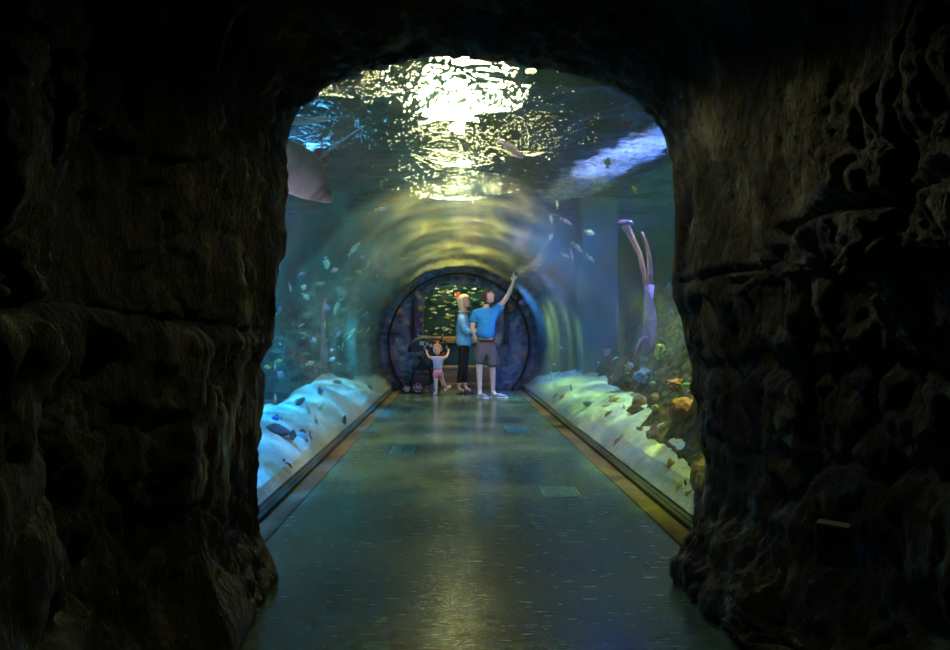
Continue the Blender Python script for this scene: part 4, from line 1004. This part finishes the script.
def rot_pts(o, rz, loc): o.rotation_euler = (0, 0, rz); o.location = loc
def head_mesh(c, r, face, tilt=0.0):
    """head with brow, nose, chin and ears; face = heading angle in the xy plane, tilt up. returns bmesh"""
    bm = bmesh.new()
    M = Matrix.Translation(c) @ Matrix.Rotation(face, 4, 'Z') @ Matrix.Rotation(-tilt, 4, 'Y')
    g = bmesh.ops.create_icosphere(bm, subdivisions=4, radius=1.0)
    for v in g['verts']:
        x, y, z = v.co
        X = x * 0.98; Yv = y * 0.76; Z = z * 1.16
        if z < 0: Yv *= 1 + 0.28 * z; X *= (1 + 0.12 * z) if x > 0 else (1 + 0.45 * z)
        if x > 0:
            X = min(X, 0.90) + 0.06 * math.exp(-((z - 0.30) / 0.16) ** 2) * math.exp(-(y / 0.5) ** 2)
            X += 0.27 * math.exp(-(y / 0.15) ** 2) * max(0, min(1, (0.22 - z) / 0.38)) * (1 if z > -0.18 else max(0, 1 + (z + 0.18) / 0.10))   # nose
            X += 0.09 * math.exp(-(y / 0.28) ** 2) * math.exp(-((z + 0.44) / 0.10) ** 2)     # lips
            X += 0.11 * math.exp(-(y / 0.30) ** 2) * math.exp(-((z + 0.78) / 0.16) ** 2)     # chin
            X -= 0.07 * (math.exp(-((y - 0.34) / 0.15) ** 2) + math.exp(-((y + 0.34) / 0.15) ** 2)) * math.exp(-((z - 0.10) / 0.12) ** 2)   # sockets
        v.co = Vector((X, Yv, Z)) * r
    for s in (-1, 1):
        for v in ball(bm, (0, 0, 0), 1.0, 2): v.co = Vector((-0.05 + v.co.x * 0.13, s * 0.76 + v.co.y * 0.06, 0.0 + v.co.z * 0.22)) * r
    for v in bm.verts: v.co = M @ v.co
    return bm, M
def face_bits(parent, M, r):
    bm = bmesh.new()
    for s in (-1, 1):
        for v in ball(bm, (0, 0, 0), 1.0, 2): v.co = M @ (Vector((0.80 + v.co.x * 0.09, s * 0.34 + v.co.y * 0.13, 0.10 + v.co.z * 0.07)) * r)
    link_bm('eyes', bm, 'eye_dark', parent)
    bm = bmesh.new()
    for v in ball(bm, (0, 0, 0), 1.0, 2): v.co = M @ (Vector((0.93 + v.co.x * 0.07, v.co.y * 0.24, -0.44 + v.co.z * 0.055)) * r)
    link_bm('mouth', bm, 'lips', parent)
def hair_cap(parent, M, r, mat, long=0.0, thick=1.10, name='hair', fringe=0.42):
    bm = bmesh.new(); g = bmesh.ops.create_icosphere(bm, subdivisions=4, radius=1.0)
    kill = []
    for v in g['verts']:
        x, y, z = v.co
        lim = fringe + 0.1 * noise.noise(v.co * 5) if x > 0.25 else (fringe - (0.25 - x) * 0.9 if x > -0.15 else -0.45)
        k = thick + 0.05 * noise.noise(v.co * 4)
        X, Yv, Z = x * 0.98 * k, y * 0.78 * k, z * 1.14 * k
        if long and x < 0.12 and z < 0.45:
            if z < 0.1:
                f = smooth(0.1, -1.0, z); Z = lerp(Z, -long, f)
                nrm = math.hypot(x, y) or 1; X = lerp(X, x / nrm * 0.90, f) ; Yv = lerp(Yv, y / nrm * 0.80, f)
                Z += 0.06 * noise.noise(Vector((x * 9, y * 9, 2)))
            lim = -2 if x < 0.12 else fringe
        v.co = M @ (Vector((X, Yv, Z)) * r)
        if z < lim: kill.append(v)
    bmesh.ops.delete(bm, geom=kill, context='VERTS')
    o = link_bm(name, bm, mat, parent)
    s = o.modifiers.new('th', 'SOLIDIFY'); s.thickness = r * 0.12; s.offset = 0
    return o
def hand_chain(pts, edges, rad, wrist, palm_dir, side_dir, k, curl=0.3, point=False, base=None):
    """adds palm, four unequal fingers and a thumb to a skeleton, growing from vertex 'base' (the wrist)"""
    pd = Vector(palm_dir).normalized(); sd = Vector(side_dir); sd = (sd - pd * sd.dot(pd)).normalized(); nd = pd.cross(sd)
    w = Vector(wrist); pts.append(w + pd * 0.045 * k); rad.append((0.030 * k, 0.018 * k)); palm = len(pts) - 1; edges.append((base, palm))
    for i, (off, ln) in enumerate(((0.030, 0.068), (0.011, 0.078), (-0.010, 0.072), (-0.030, 0.056))):
        c = curl if not (point and i == 0) else 0.0
        if point and i > 0: c = 1.25
        a = w + pd * 0.088 * k + sd * off * k
        b = a + (pd * math.cos(c * 0.6) + nd * math.sin(c * 0.6)) * ln * 0.5 * k
        d = b + (pd * math.cos(c * 1.5) + nd * math.sin(c * 1.5)) * ln * 0.5 * k
        n0 = len(pts); pts.extend([a, b, d]); rad.extend([0.0100 * k, 0.0088 * k, 0.0070 * k]); edges.extend([(palm, n0), (n0, n0 + 1), (n0 + 1, n0 + 2)])
    a = w + pd * 0.030 * k + sd * 0.034 * k; b = a + (pd * 0.75 + sd * 0.55).normalized() * 0.036 * k; d = b + (pd * 0.95 + sd * 0.2).normalized() * 0.028 * k
    n0 = len(pts); pts.extend([a, b, d]); rad.extend([0.0125 * k, 0.0105 * k, 0.0085 * k]); edges.extend([(palm, n0), (n0, n0 + 1), (n0 + 1, n0 + 2)])
def bodyfig(root, P, E, Rr, mat='skin', extra=None):
    return skinned('body', P, E, Rr, mat, root, 0, 2)
def shoe(parent, c, heading, L, mat='shoe_grey', sole='shoe_sole', H=0.075, pitch=0.0, sandal=False):
    """c = point under the heel on the ground"""
    M = Matrix.Translation(c) @ Matrix.Rotation(heading, 4, 'Z') @ Matrix.Rotation(-pitch, 4, 'Y')
    outl = [(-0.10, .30), (0.0, .42), (0.2, .40), (0.45, .40), (0.7, .52), (0.9, .42), (1.0, .16)]
    W = L * 0.38
    def ring(z, sc, x0=0.0): 
        a = [(x * L * sc + x0, w * W * sc, z) for x, w in outl]; b = [(x * L * sc + x0, -w * W * sc, z) for x, w in outl[::-1]]; return a + b
    def stack(levels, nm, mt, par):
        bm = bmesh.new(); rr = [[bm.verts.new(M @ Vector(p)) for p in ring(*l)] for l in levels]; n = len(rr[0])
        for a, b in zip(rr, rr[1:]):
            for i in range(n): bm.faces.new([a[i], a[(i + 1) % n], b[(i + 1) % n], b[i]])
        bm.faces.new(rr[0][::-1]); bm.faces.new(rr[-1]); bmesh.ops.recalc_face_normals(bm, faces=bm.faces)
        return link_bm(nm, bm, mt, par)
    if sandal:
        o = stack([(0.0, 1.0), (0.018, 1.0)], 'sandal', mat, parent)
        bm = bmesh.new()
        for t in (0.62, 0.32): tube(bm, [M @ Vector((L * t, -W * 0.5, 0.01)), M @ Vector((L * t, -W * 0.3, 0.055)), M @ Vector((L * t, W * 0.3, 0.055)), M @ Vector((L * t, W * 0.5, 0.01))], 0.010, 6)
        link_bm('strap', bm, mat, o); return o
    o = stack([(0.022, 0.98), (0.045, 0.96), (H * 0.8, 0.80), (H, 0.55)], 'shoe', mat, parent)
    stack([(0.0, 1.0), (0.024, 1.02)], 'sole', sole, o); return o

# ---- man: stands facing away to the right, right arm raised to the tunnel wall
def man():
    g = at(486, 398, 10.55); X, Yd = g.x, 10.55
    root = tag(empty('person', (X, Yd, 0)), 'man in a blue t-shirt and grey shorts pointing up at the tunnel roof', 'person')
    V = Vector
    P = [V((-0.01, 0, 0.95)), V((0.0, 0, 1.10)), V((0.0, 0.0, 1.27)), V((0.0, -0.02, 1.42)), V((0.0, 0.0, 1.50)), V((0.01, 0.0, 1.57)),
         V((-0.17, 0.0, 1.42)), V((0.17, -0.03, 1.45)), V((-0.23, -0.03, 1.15)), V((-0.16, 0.03, 0.96)),          # left elbow, wrist (seen left; hand behind the hip)
         V((0.33, -0.20, 1.66)), V((0.425, -0.37, 1.90)),                                                       # right elbow, wrist
         V((-0.10, 0, 0.90)), V((-0.11, -0.01, 0.50)), V((-0.105, 0.03, 0.10)), V((0.10, 0, 0.90)), V((0.105, -0.01, 0.50)), V((0.12, 0.03, 0.10)),
         V((-0.09, -0.05, 0.045)), V((0.165, -0.05, 0.045))]
    E = [(0, 1), (1, 2), (2, 3), (3, 4), (4, 5), (3, 6), (3, 7), (6, 8), (8, 9), (7, 10), (10, 11), (0, 12), (12, 13), (13, 14), (0, 15), (15, 16), (16, 17), (14, 18), (17, 19)]
    Rr = [0.10, 0.085, 0.085, 0.07, 0.055, 0.055, 0.05, 0.05, 0.042, 0.030, 0.042, 0.029, 0.088, 0.058, 0.038, 0.088, 0.058, 0.038, 0.034, 0.034]
    hand_chain(P, E, Rr, P[11], (0.18, -0.35, 0.9), (-1, 0, 0.2), 1.0, 0.2, True, 11)
    hand_chain(P, E, Rr, P[9], (0.75, 0.15, -0.6), (0, 0.2, 1), 1.0, 0.5, False, 9)
    bodyfig(root, P, E, Rr)
    hc = V((0.035, -0.02, 1.685)); bm, M = head_mesh(hc, 0.098, R_(-8), R_(24)); link_bm('head', bm, 'skin', root)
    face_bits(root, M, 0.098); hair_cap(root, M, 0.098, 'hair_brown', 0, 1.14)
    # t-shirt with sleeves
    S_ = [V((0, 0, 0.955)), V((0.0, 0, 1.12)), V((0, 0, 1.27)), V((0, -0.02, 1.42)), V((0.005, 0, 1.49)), V((-0.175, 0, 1.41)), V((0.175, -0.03, 1.445)), V((-0.215, -0.02, 1.24)), V((0.26, -0.12, 1.565))]
    skinned('t_shirt', S_, [(0, 1), (1, 2), (2, 3), (3, 4), (3, 5), (3, 6), (5, 7), (6, 8)], [(0.172, 0.135), (0.165, 0.13), (0.185, 0.14), (0.165, 0.13), 0.078, 0.088, 0.088, 0.080, 0.078], 'shirt_blue', root)
    bm = bmesh.new(); loft(bm, [((0, 0, 0.955), 0.160, 0.140), ((0, 0, 0.985), 0.160, 0.140)], 24); link_bm('belt', bm, 'belt_brown', root)
    S_ = [V((0, 0, 1.03)), V((0, 0, 0.90)), V((-0.095, 0, 0.74)), V((-0.115, -0.005, 0.52)), V((0.095, 0, 0.74)), V((0.115, -0.005, 0.50))]
    sh = skinned('shorts', S_, [(0, 1), (1, 2), (2, 3), (1, 4), (4, 5)], [(0.160, 0.135), (0.178, 0.14), (0.118, 0.118), (0.118, 0.112), (0.118, 0.118), (0.122, 0.112)], 'shorts_grey', root)
    bm = bmesh.new(); box(bm, 0.195, 0.232, -0.07, 0.06, 0.54, 0.70, 0.012); link_bm('pocket', bm, 'shorts_grey', sh)
    shoe(root, V((-0.115, 0.07, 0)), R_(-58), 0.27); shoe(root, V((0.115, 0.06, 0)), R_(-30), 0.27)
man()

# ---- woman: in profile facing right, light blue loose top, black trousers
def woman():
    Yd = 11.35; g = at(463, 393, Yd); X = g.x; V = Vector
    root = tag(empty('person', (X, Yd, 0)), 'blonde woman in a loose light blue top and black trousers looking right', 'person')
    P = [V((0.02, 0, 0.93)), V((0.01, 0, 1.08)), V((0.0, 0, 1.25)), V((0.0, 0, 1.38)), V((0.0, 0, 1.46)), V((0.01, 0, 1.54)),
         V((-0.03, -0.14, 1.37)), V((0.02, 0.14, 1.37)), V((0.02, -0.20, 1.10)), V((0.20, -0.12, 1.12)), V((0.06, 0.20, 1.10)), V((0.24, 0.12, 1.10)),
         V((0.0, -0.075, 0.88)), V((-0.02, -0.07, 0.48)), V((-0.08, -0.06, 0.09)), V((0.03, 0.075, 0.88)), V((0.03, 0.07, 0.48)), V((0.04, 0.06, 0.09)),
         V((0.02, -0.07, 0.035)), V((0.14, 0.06, 0.035))]
    E = [(0, 1), (1, 2), (2, 3), (3, 4), (4, 5), (3, 6), (3, 7), (6, 8), (8, 9), (7, 10), (10, 11), (0, 12), (12, 13), (13, 14), (0, 15), (15, 16), (16, 17), (14, 18), (17, 19)]
    Rr = [0.085, 0.07, 0.065, 0.05, 0.042, 0.042, 0.038, 0.038, 0.036, 0.026, 0.036, 0.026, 0.082, 0.052, 0.034, 0.082, 0.052, 0.034, 0.03, 0.03]
    hand_chain(P, E, Rr, P[9], (1, 0.3, 0.0), (0, 0, 1), 0.88, 0.5, False, 9); hand_chain(P, E, Rr, P[11], (0.9, -0.4, 0.0), (0, 0, 1), 0.88, 0.5, False, 11)
    bodyfig(root, P, E, Rr)
    hc = V((0.02, -0.01, 1.64)); bm, M = head_mesh(hc, 0.094, R_(-18), R_(8)); link_bm('head', bm, 'skin', root)
    face_bits(root, M, 0.094); hair_cap(root, M, 0.094, 'hair_blonde', 1.95, 1.30, fringe=0.5)
    S_ = [V((0.03, 0, 0.80)), V((0.02, 0, 0.96)), V((0.0, 0, 1.2)), V((0, 0, 1.36)), V((0, 0, 1.45)), V((-0.03, -0.14, 1.36)), V((0.02, 0.14, 1.36)), V((0.01, -0.20, 1.12)), V((0.14, -0.15, 1.10)), V((0.05, 0.19, 1.12))]
    skinned('blouse', S_, [(0, 1), (1, 2), (2, 3), (3, 4), (3, 5), (3, 6), (5, 7), (7, 8), (6, 9)], [(0.175, 0.16), (0.165, 0.155), (0.140, 0.145), (0.125, 0.13), 0.068, 0.078, 0.078, 0.072, 0.058, 0.07], 'shirt_light', root)
    S_ = [V((0.02, 0, 0.93)), V((0.02, 0, 0.86)), V((0.0, -0.07, 0.74)), V((-0.02, -0.07, 0.48)), V((-0.075, -0.06, 0.17)), V((0.035, 0.07, 0.74)), V((0.03, 0.07, 0.48)), V((0.04, 0.06, 0.17))]
    skinned('trousers', S_, [(0, 1), (1, 2), (2, 3), (3, 4), (1, 5), (5, 6), (6, 7)], [(0.125, 0.15), (0.13, 0.15), 0.096, 0.068, 0.050, 0.096, 0.068, 0.050], 'trousers_black', root)
    shoe(root, V((-0.10, -0.06, 0)), R_(-12), 0.235, 'sandal_dark', sandal=True); shoe(root, V((0.03, 0.06, 0)), R_(-5), 0.235, 'sandal_dark', sandal=True)
woman()

# ---- toddler holding the stroller handle
def toddler():
    Yd = 11.1; g = at(438, 393, Yd); X = g.x; V = Vector; k = 0.5
    root = tag(empty('person', (X, Yd, 0)), 'toddler in a grey-blue shirt and pink shorts holding the stroller', 'person')
    P = [V((0.0, 0, 0.42)), V((0.0, 0, 0.50)), V((0.0, 0, 0.58)), V((0.0, 0, 0.645)), V((0.0, 0, 0.70)),
         V((-0.085, 0, 0.640)), V((0.085, 0, 0.640)), V((-0.155, 0.02, 0.655)), V((-0.205, 0.06, 0.735)), V((0.150, 0.02, 0.665)), V((0.185, 0.06, 0.745)),
         V((-0.045, 0, 0.38)), V((-0.04, 0.0, 0.21)), V((-0.035, 0.02, 0.05)), V((0.045, 0, 0.38)), V((0.085, 0.05, 0.22)), V((0.155, 0.13, 0.10)), V((-0.045, -0.035, 0.025)), V((0.155, 0.13, 0.06))]
    E = [(0, 1), (1, 2), (2, 3), (3, 4), (3, 5), (3, 6), (5, 7), (7, 8), (6, 9), (9, 10), (0, 11), (11, 12), (12, 13), (0, 14), (14, 15), (15, 16), (13, 17), (16, 18)]
    Rr = [0.062, 0.058, 0.056, 0.048, 0.034, 0.034, 0.034, 0.026, 0.020, 0.026, 0.020, 0.052, 0.036, 0.025, 0.052, 0.036, 0.025, 0.02, 0.02]
    hand_chain(P, E, Rr, P[8], (-0.1, 0.3, 0.9), (1, 0, 0), 0.5, 1.0, False, 8); hand_chain(P, E, Rr, P[10], (0.1, 0.3, 0.9), (-1, 0, 0), 0.5, 1.0, False, 10)
    bodyfig(root, P, E, Rr)
    hc = V((-0.015, 0.0, 0.795)); bm, M = head_mesh(hc, 0.082, R_(-140), R_(-6)); link_bm('head', bm, 'skin', root)
    face_bits(root, M, 0.082); hair_cap(root, M, 0.082, 'hair_light', 0, 1.10, fringe=0.5)
    bm = bmesh.new(); ball(bm, M @ V((-0.02, 0, 0.112)), 0.024, 2); link_bm('hair_bun', bm, 'hair_light', root)
    S_ = [V((0, 0, 0.43)), V((0, 0, 0.50)), V((0, 0, 0.60)), V((0, 0, 0.66)), V((-0.08, 0, 0.637)), V((0.08, 0, 0.637)), V((-0.118, 0.01, 0.645)), V((0.118, 0.01, 0.650))]
    skinned('shirt', S_, [(0, 1), (1, 2), (2, 3), (2, 4), (2, 5), (4, 6), (5, 7)], [(0.098, 0.085), (0.094, 0.08), (0.088, 0.07), 0.045, 0.042, 0.042, 0.040, 0.040], 'shirt_child', root)
    S_ = [V((0, 0, 0.44)), V((0, 0, 0.40)), V((-0.045, 0, 0.35)), V((-0.045, 0, 0.28)), V((0.05, 0.0, 0.35)), V((0.068, 0.025, 0.285))]
    skinned('shorts', S_, [(0, 1), (1, 2), (2, 3), (1, 4), (4, 5)], [(0.09, 0.08), (0.094, 0.082), 0.062, 0.056, 0.062, 0.056], 'shorts_pink', root)
    shoe(root, V((-0.03, 0.035, 0)), R_(-105), 0.13, 'shoe_sole', 'shoe_sole', 0.05); shoe(root, V((0.135, 0.15, 0.05)), R_(10), 0.13, 'shoe_sole', 'shoe_sole', 0.05, R_(38))
toddler()

# ---- stroller
def stroller():
    X0 = at(424, 392, 11.5).x
    root = tag(empty('stroller', (X0, 11.55, 0), 0.0), 'black folding stroller with hood beside the toddler, facing left', 'stroller')
    def wheel(x, y, r, w=0.035):
        bm = bmesh.new(); n = 20
        pts = [(x + (r - w / 2) * math.cos(2 * math.pi * i / n), y, r + (r - w / 2) * math.sin(2 * math.pi * i / n)) for i in range(n)]
        rings = []
        for i, p in enumerate(pts):
            a = 2 * math.pi * i / n; rings.append([bm.verts.new((p[0] + w / 2 * math.cos(b) * math.cos(a), p[1] + w / 2 * math.sin(b), p[2] + w / 2 * math.cos(b) * math.sin(a))) for b in [2 * math.pi * q / 8 for q in range(8)]])
        for i in range(n):
            a, b = rings[i], rings[(i + 1) % n]
            for q in range(8): bm.faces.new([a[q], a[(q + 1) % 8], b[(q + 1) % 8], b[q]])
        o = link_bm('wheel', bm, 'tyre', root)
        bm = bmesh.new(); tube(bm, [(x, y - 0.02, r), (x, y + 0.02, r)], 0.025, 10)
        for i in range(6):
            a = math.pi * i / 3; tube(bm, [(x, y, r), (x + (r - w) * math.cos(a), y, r + (r - w) * math.sin(a))], 0.007, 6)
        n2 = 20; tube(bm, [(x + (r - w) * math.cos(2 * math.pi * i / n2), y, r + (r - w) * math.sin(2 * math.pi * i / n2)) for i in range(n2 + 1)], 0.008, 6, False)
        link_bm('rim', bm, 'rim', o)
    for x, y, r in ((-0.30, -0.20, 0.085), (-0.30, 0.20, 0.085), (-0.10, -0.24, 0.11), (-0.10, 0.24, 0.11)): wheel(x, y, r)
    wheel(0.20, -0.24, 0.11); wheel(0.20, 0.24, 0.11)
    for s in (-1, 1):
        bm = bmesh.new(); y = s * 0.20
        tube(bm, [(-0.30, y, 0.09), (-0.18, y, 0.40), (0.06, y, 0.66), (0.30, y, 0.93)], 0.014, 8)
        tube(bm, [(0.20, y, 0.11), (0.10, y, 0.42), (-0.12, y, 0.66)], 0.014, 8); tube(bm, [(-0.28, y, 0.14), (0.20, y, 0.16)], 0.011, 8)
        link_bm('side_frame', bm, 'dark_metal', root)
    bm = bmesh.new(); tube(bm, [(0.30, -0.20, 0.93), (0.33, -0.19, 1.00), (0.34, -0.12, 1.04), (0.34, 0.12, 1.04), (0.33, 0.19, 1.00), (0.30, 0.20, 0.93)], 0.018, 10); link_bm('handlebar', bm, 'black_rubber', root)
    # the wide bar the toddler holds
    bm = bmesh.new(); tube(bm, [(0.02, -0.30, 0.78), (0.03, -0.33, 0.90), (0.10, -0.34, 0.97), (0.28, -0.34, 0.98), (0.40, -0.33, 0.93), (0.42, -0.30, 0.80)], 0.016, 10); tube(bm, [(0.02, -0.30, 0.78), (0.05, -0.2, 0.70)], 0.012, 8); tube(bm, [(0.42, -0.30, 0.80), (0.30, -0.2, 0.72)], 0.012, 8)
    link_bm('push_bar', bm, 'black_rubber', root)
    for x in (0.022, 0.418):
        bm = bmesh.new(); tube(bm, [(x, -0.300, 0.785), (x + (0.004 if x < 0.2 else -0.003), -0.318, 0.86)], 0.019, 8); o = link_bm('grip', bm, 'grip_metal', root); o['label'] = 'pale metal grip'
    bm = bmesh.new(); box(bm, -0.22, 0.12, -0.17, 0.17, 0.42, 0.50, 0.03); link_bm('seat', bm, 'stroller_fabric', root)
    bm = bmesh.new()
    vs = [bm.verts.new(p) for p in [(0.10, -0.17, 0.45), (0.16, -0.17, 0.45), (0.16, 0.17, 0.45), (0.10, 0.17, 0.45), (0.24, -0.16, 0.88), (0.29, -0.16, 0.86), (0.29, 0.16, 0.86), (0.24, 0.16, 0.88)]]
    for f in [(0, 3, 2, 1), (4, 5, 6, 7), (0, 1, 5, 4), (1, 2, 6, 5), (2, 3, 7, 6), (3, 0, 4, 7)]: bm.faces.new([vs[i] for i in f])
    link_bm('backrest', bm, 'stroller_fabric', root, False)
    bm = bmesh.new(); box(bm, -0.20, 0.18, -0.18, 0.18, 0.15, 0.33, 0.03); link_bm('basket', bm, 'stroller_fabric', root)
    bm = bmesh.new(); box(bm, -0.34, -0.20, -0.16, 0.16, 0.22, 0.26, 0.01); link_bm('footrest', bm, 'black_rubber', root)
    # hood: quarter dome of ribs
    vv = []; ff = []; nu, nv = 14, 10
    for j in range(nv + 1):
        a = lerp(R_(15), R_(185), j / nv)
        for i in range(nu + 1):
            t = lerp(-1, 1, i / nu); rr = 0.30 * (1 - 0.22 * abs(t) ** 3) + 0.008 * abs(math.sin(j * math.pi / 2))
            vv.append((0.02 + rr * 1.05 * math.cos(a), t * 0.22, 0.76 + rr * 0.92 * math.sin(a)))
    for j in range(nv):
        for i in range(nu): q = j * (nu + 1) + i; ff.append((q, q + 1, q + nu + 2, q + nu + 1))
    o = mk('hood', vv, ff, 'stroller_fabric', root); sd = o.modifiers.new('t', 'SOLIDIFY'); sd.thickness = 0.012
    bm = bmesh.new(); box(bm, -0.07, 0.08, -0.236, -0.224, 0.86, 0.93, 0.005); box(bm, 0.10, 0.16, -0.236, -0.224, 0.83, 0.89, 0.005); p = link_bm('hood_print', bm, 'stroller_pattern', o, False); p['label'] = 'brown and white patterned patch'
    for s in (-1, 1):
        vv = [(0.02, s * 0.222, 0.76)] + [(0.02 + 0.245 * math.cos(lerp(R_(15), R_(185), j / 12)), s * 0.222, 0.76 + 0.215 * math.sin(lerp(R_(15), R_(185), j / 12))) for j in range(13)]
        vv += [(x, y - s * 0.008, z) for x, y, z in vv]; ff = [(0, j, j + 1) for j in range(1, 13)] + [(14, 14 + j + 1, 14 + j) for j in range(1, 13)] + [(j, 14 + j, 14 + j + 1, j + 1) for j in range(1, 13)]
        mk('hood_side', vv, ff, 'stroller_fabric', o, False)
stroller()
# ------------------------------------------------------------------ lamps
def emat(name, col, s):
    m, nt, out = new_mat(name); e = nt.nodes.new('ShaderNodeEmission'); e.inputs[0].default_value = (*col, 1); e.inputs[1].default_value = s; nt.links.new(e.outputs[0], out.inputs[0]); return m
def lamp(x, y, z, r, strength, col, label, ln=0.0):
    """pendant high-bay lamp over the water"""
    t = tag(empty('pendant_lamp', (x, y, z)), label, 'lamp')
    nm = 'lamp_glow_%.2f_%.2f_%.2f_%g' % (*col, strength)
    if nm not in MATS: emat(nm, col, strength)
    bm = bmesh.new(); loft(bm, [((0, 0, 0.02), r * 1.05, r * 1.05), ((0, 0, 0.12), r * 0.9, r * 0.9), ((0, 0, 0.28), r * 0.3, r * 0.3), ((0, 0, 0.4), 0.05, 0.05)], 24); link_bm('shade', bm, 'dark_metal', t)
    bm = bmesh.new(); loft(bm, [((0, 0, 0.0), r, r), ((0, 0, 0.015), r, r)], 24); link_bm('lens', bm, nm, t, False)
    bm = bmesh.new(); tube(bm, [(0, 0, 0.4), (0, 0, 7.0 - z)], 0.012, 6); link_bm('cable', bm, 'black_rubber', t)
def spotlight(name, loc, target, col, power, deg, blend=0.5, rad=0.08, flat=1.0):
    l = bpy.data.lights.new(name, 'SPOT'); l.color = col; l.energy = power; l.spot_size = R_(deg); l.spot_blend = blend; l.shadow_soft_size = rad
    o = bpy.data.objects.new(name, l); COL.objects.link(o); o.location = loc
    o.rotation_euler = (Vector(target) - Vector(loc)).to_track_quat('-Z', 'Y').to_euler(); o.scale = (1, flat, 1); return o
WARM = (1.0, 0.83, 0.34)
for i, (x, y, z, r, s) in enumerate(((0.05, 6.0, 4.75, .15, 300), (0.05, 7.5, 4.75, .15, 1400), (0.02, 9.6, 4.85, .14, 180), (0.05, 11.8, 4.9, .15, 240), (-1.0, 7.0, 4.7, .055, 150), (1.1, 9.0, 4.8, .08, 60))):
    lamp(x, y, z, r, s, WARM, ['warm lamp over the water nearest the entrance', 'second warm lamp over the water', 'third warm lamp over the water', 'warm lamp over the water farthest from the entrance', 'small warm lamp over the water, left of the row', 'small warm lamp over the water, right of the row'][i])
    if i < 4: spotlight('halide_spot', (x, y, z - 0.05), (x, y - 0.4, 0), (1.0, 0.88, 0.26), 4600, 46, 1.0, rad=0.04)
lamp(-2.0, 8.6, 4.7, .09, 60, (0.08, 0.45, 1.0), 'small blue lamp over the left of the tank')
# tank spots aimed at the sand, left cyan-blue, right yellow-green; added fills follow
spotlight('tank_spot', (-3.6, 4.7, 6.4), (-1.62, 4.7, 0.2), (0.01, 0.32, 1.0), 46000, 40, 0.6, 0.02, 0.28)
spotlight('tank_spot', (-3.6, 7.9, 6.4), (-1.68, 7.7, 0.3), (0.03, 0.45, 1.0), 40000, 44, 0.6, 0.02, 0.30)
spotlight('tank_spot', (-3.2, 10.4, 6.4), (-1.75, 10.0, 0.3), (0.40, 0.85, 0.50), 14000, 30, 0.6, 0.02, 0.4)
spotlight('tank_spot', (3.7, 9.0, 6.4), (1.68, 8.6, 0.3), (0.55, 0.95, 0.28), 26000, 46, 0.6, 0.02, 0.30)
spotlight('tank_spot', (2.9, 4.9, 6.4), (1.60, 4.9, 0.1), (0.65, 0.85, 0.05), 20000, 44, 0.6, 0.02, 0.22)
spotlight('tank_spot', (1.75, 11.2, 3.1), (1.5, 11.2, 0.3), (0.03, 0.22, 1.0), 700, 50)
spotlight('tank_spot', (-3.4, 5.0, 5.5), (-3.0, 8.0, 0.0), (0.02, 0.40, 0.62), 5000, 110)  # added teal fill, lifts the ambient light of the left water
spotlight('tank_spot', (3.9, 6.5, 5.5), (3.4, 8.0, 0.0), (0.04, 0.15, 0.85), 8000, 90)  # added blue fill for the right water
spotlight('tank_spot', (2.3, 7.6, 5.6), (2.0, 7.5, 3.2), (0.30, 0.38, 1.0), 4500, 46, rad=0.0)  # added blue light that brightens the foam streak
# added lights tinting the hall wall, to colour the surface seen from below
spotlight('wall_fill', (3.3, 12.6, 5.2), (3.4, 15.2, 6.2), (0.14, 0.20, 1.0), 500, 110, 1.0)
spotlight('wall_fill', (-1.8, 12.6, 5.2), (-2.0, 15.2, 6.0), (0.10, 0.50, 0.60), 150, 110, 1.0)
# blue light washing the doorway rock from inside the tunnel
spotlight('doorway_spot', (1.0, 9.4, 1.7), (0.95, 12.1, 0.4), (0.06, 0.18, 1.0), 40, 45)
spotlight('doorway_spot', (-0.9, 9.4, 1.7), (-0.85, 12.1, 0.7), (0.10, 0.16, 1.0), 26, 45)
spotlight('visitor_spot', (0.5, 8.6, 2.25), (0.2, 11.2, 0.8), (1.0, 0.40, 0.62), 52, 50)
# added unseen light low on the left, brightening the pale ray's belly
spotlight('ray_fill', (-1.9, 3.5, 0.9), (-0.95, 4.2, 2.2), (1.0, 0.76, 0.90), 110, 45)
# warm light in the far room and over the far window tank
spotlight('room_spot', (CX, 12.7, 2.4), (CX, 13.3, 0.3), (1.0, 0.65, 0.28), 60, 130)
spotlight('window_tank_spot', (CX, 14.0, 2.45), (CX, 14.8, 1.0), (0.90, 0.88, 0.38), 45, 140)
# added warm fill, standing in for the tunnel glow on the passage rock
spotlight('passage_fill', (0.42, 2.35, 2.12), (0.42, 2.36, 0.8), (1.0, 0.92, 0.52), 9, 168)

W = bpy.data.worlds.new('World'); S.world = W; W.use_nodes = True
W.node_tree.nodes['Background'].inputs[0].default_value = (0.01, 0.03, 0.05, 1); W.node_tree.nodes['Background'].inputs[1].default_value = 0.05

cam = bpy.data.cameras.new('camera'); co = bpy.data.objects.new('camera', cam); COL.objects.link(co)
co.location = (0, 0, EYE); co.rotation_euler = (R_(90), 0, 0); cam.sensor_width = 36; cam.lens = F * 36 / 950
cam.shift_x = (475 - VX) / 950; cam.shift_y = (VY - 325) / 950; cam.clip_start = 0.05; cam.clip_end = 100
S.camera = co
S.view_settings.view_transform = 'Standard'; S.view_settings.look = 'None'; S.view_settings.exposure = 0.12; S.view_settings.gamma = 1.0
S.view_settings.use_curve_mapping = False
c = S.cycles
c.max_bounces = 6; c.diffuse_bounces = 2; c.glossy_bounces = 3; c.transmission_bounces = 4; c.volume_bounces = 0; c.transparent_max_bounces = 24
c.sample_clamp_indirect = 14.0; c.use_denoising = True; c.caustics_reflective = True; c.caustics_refractive = True
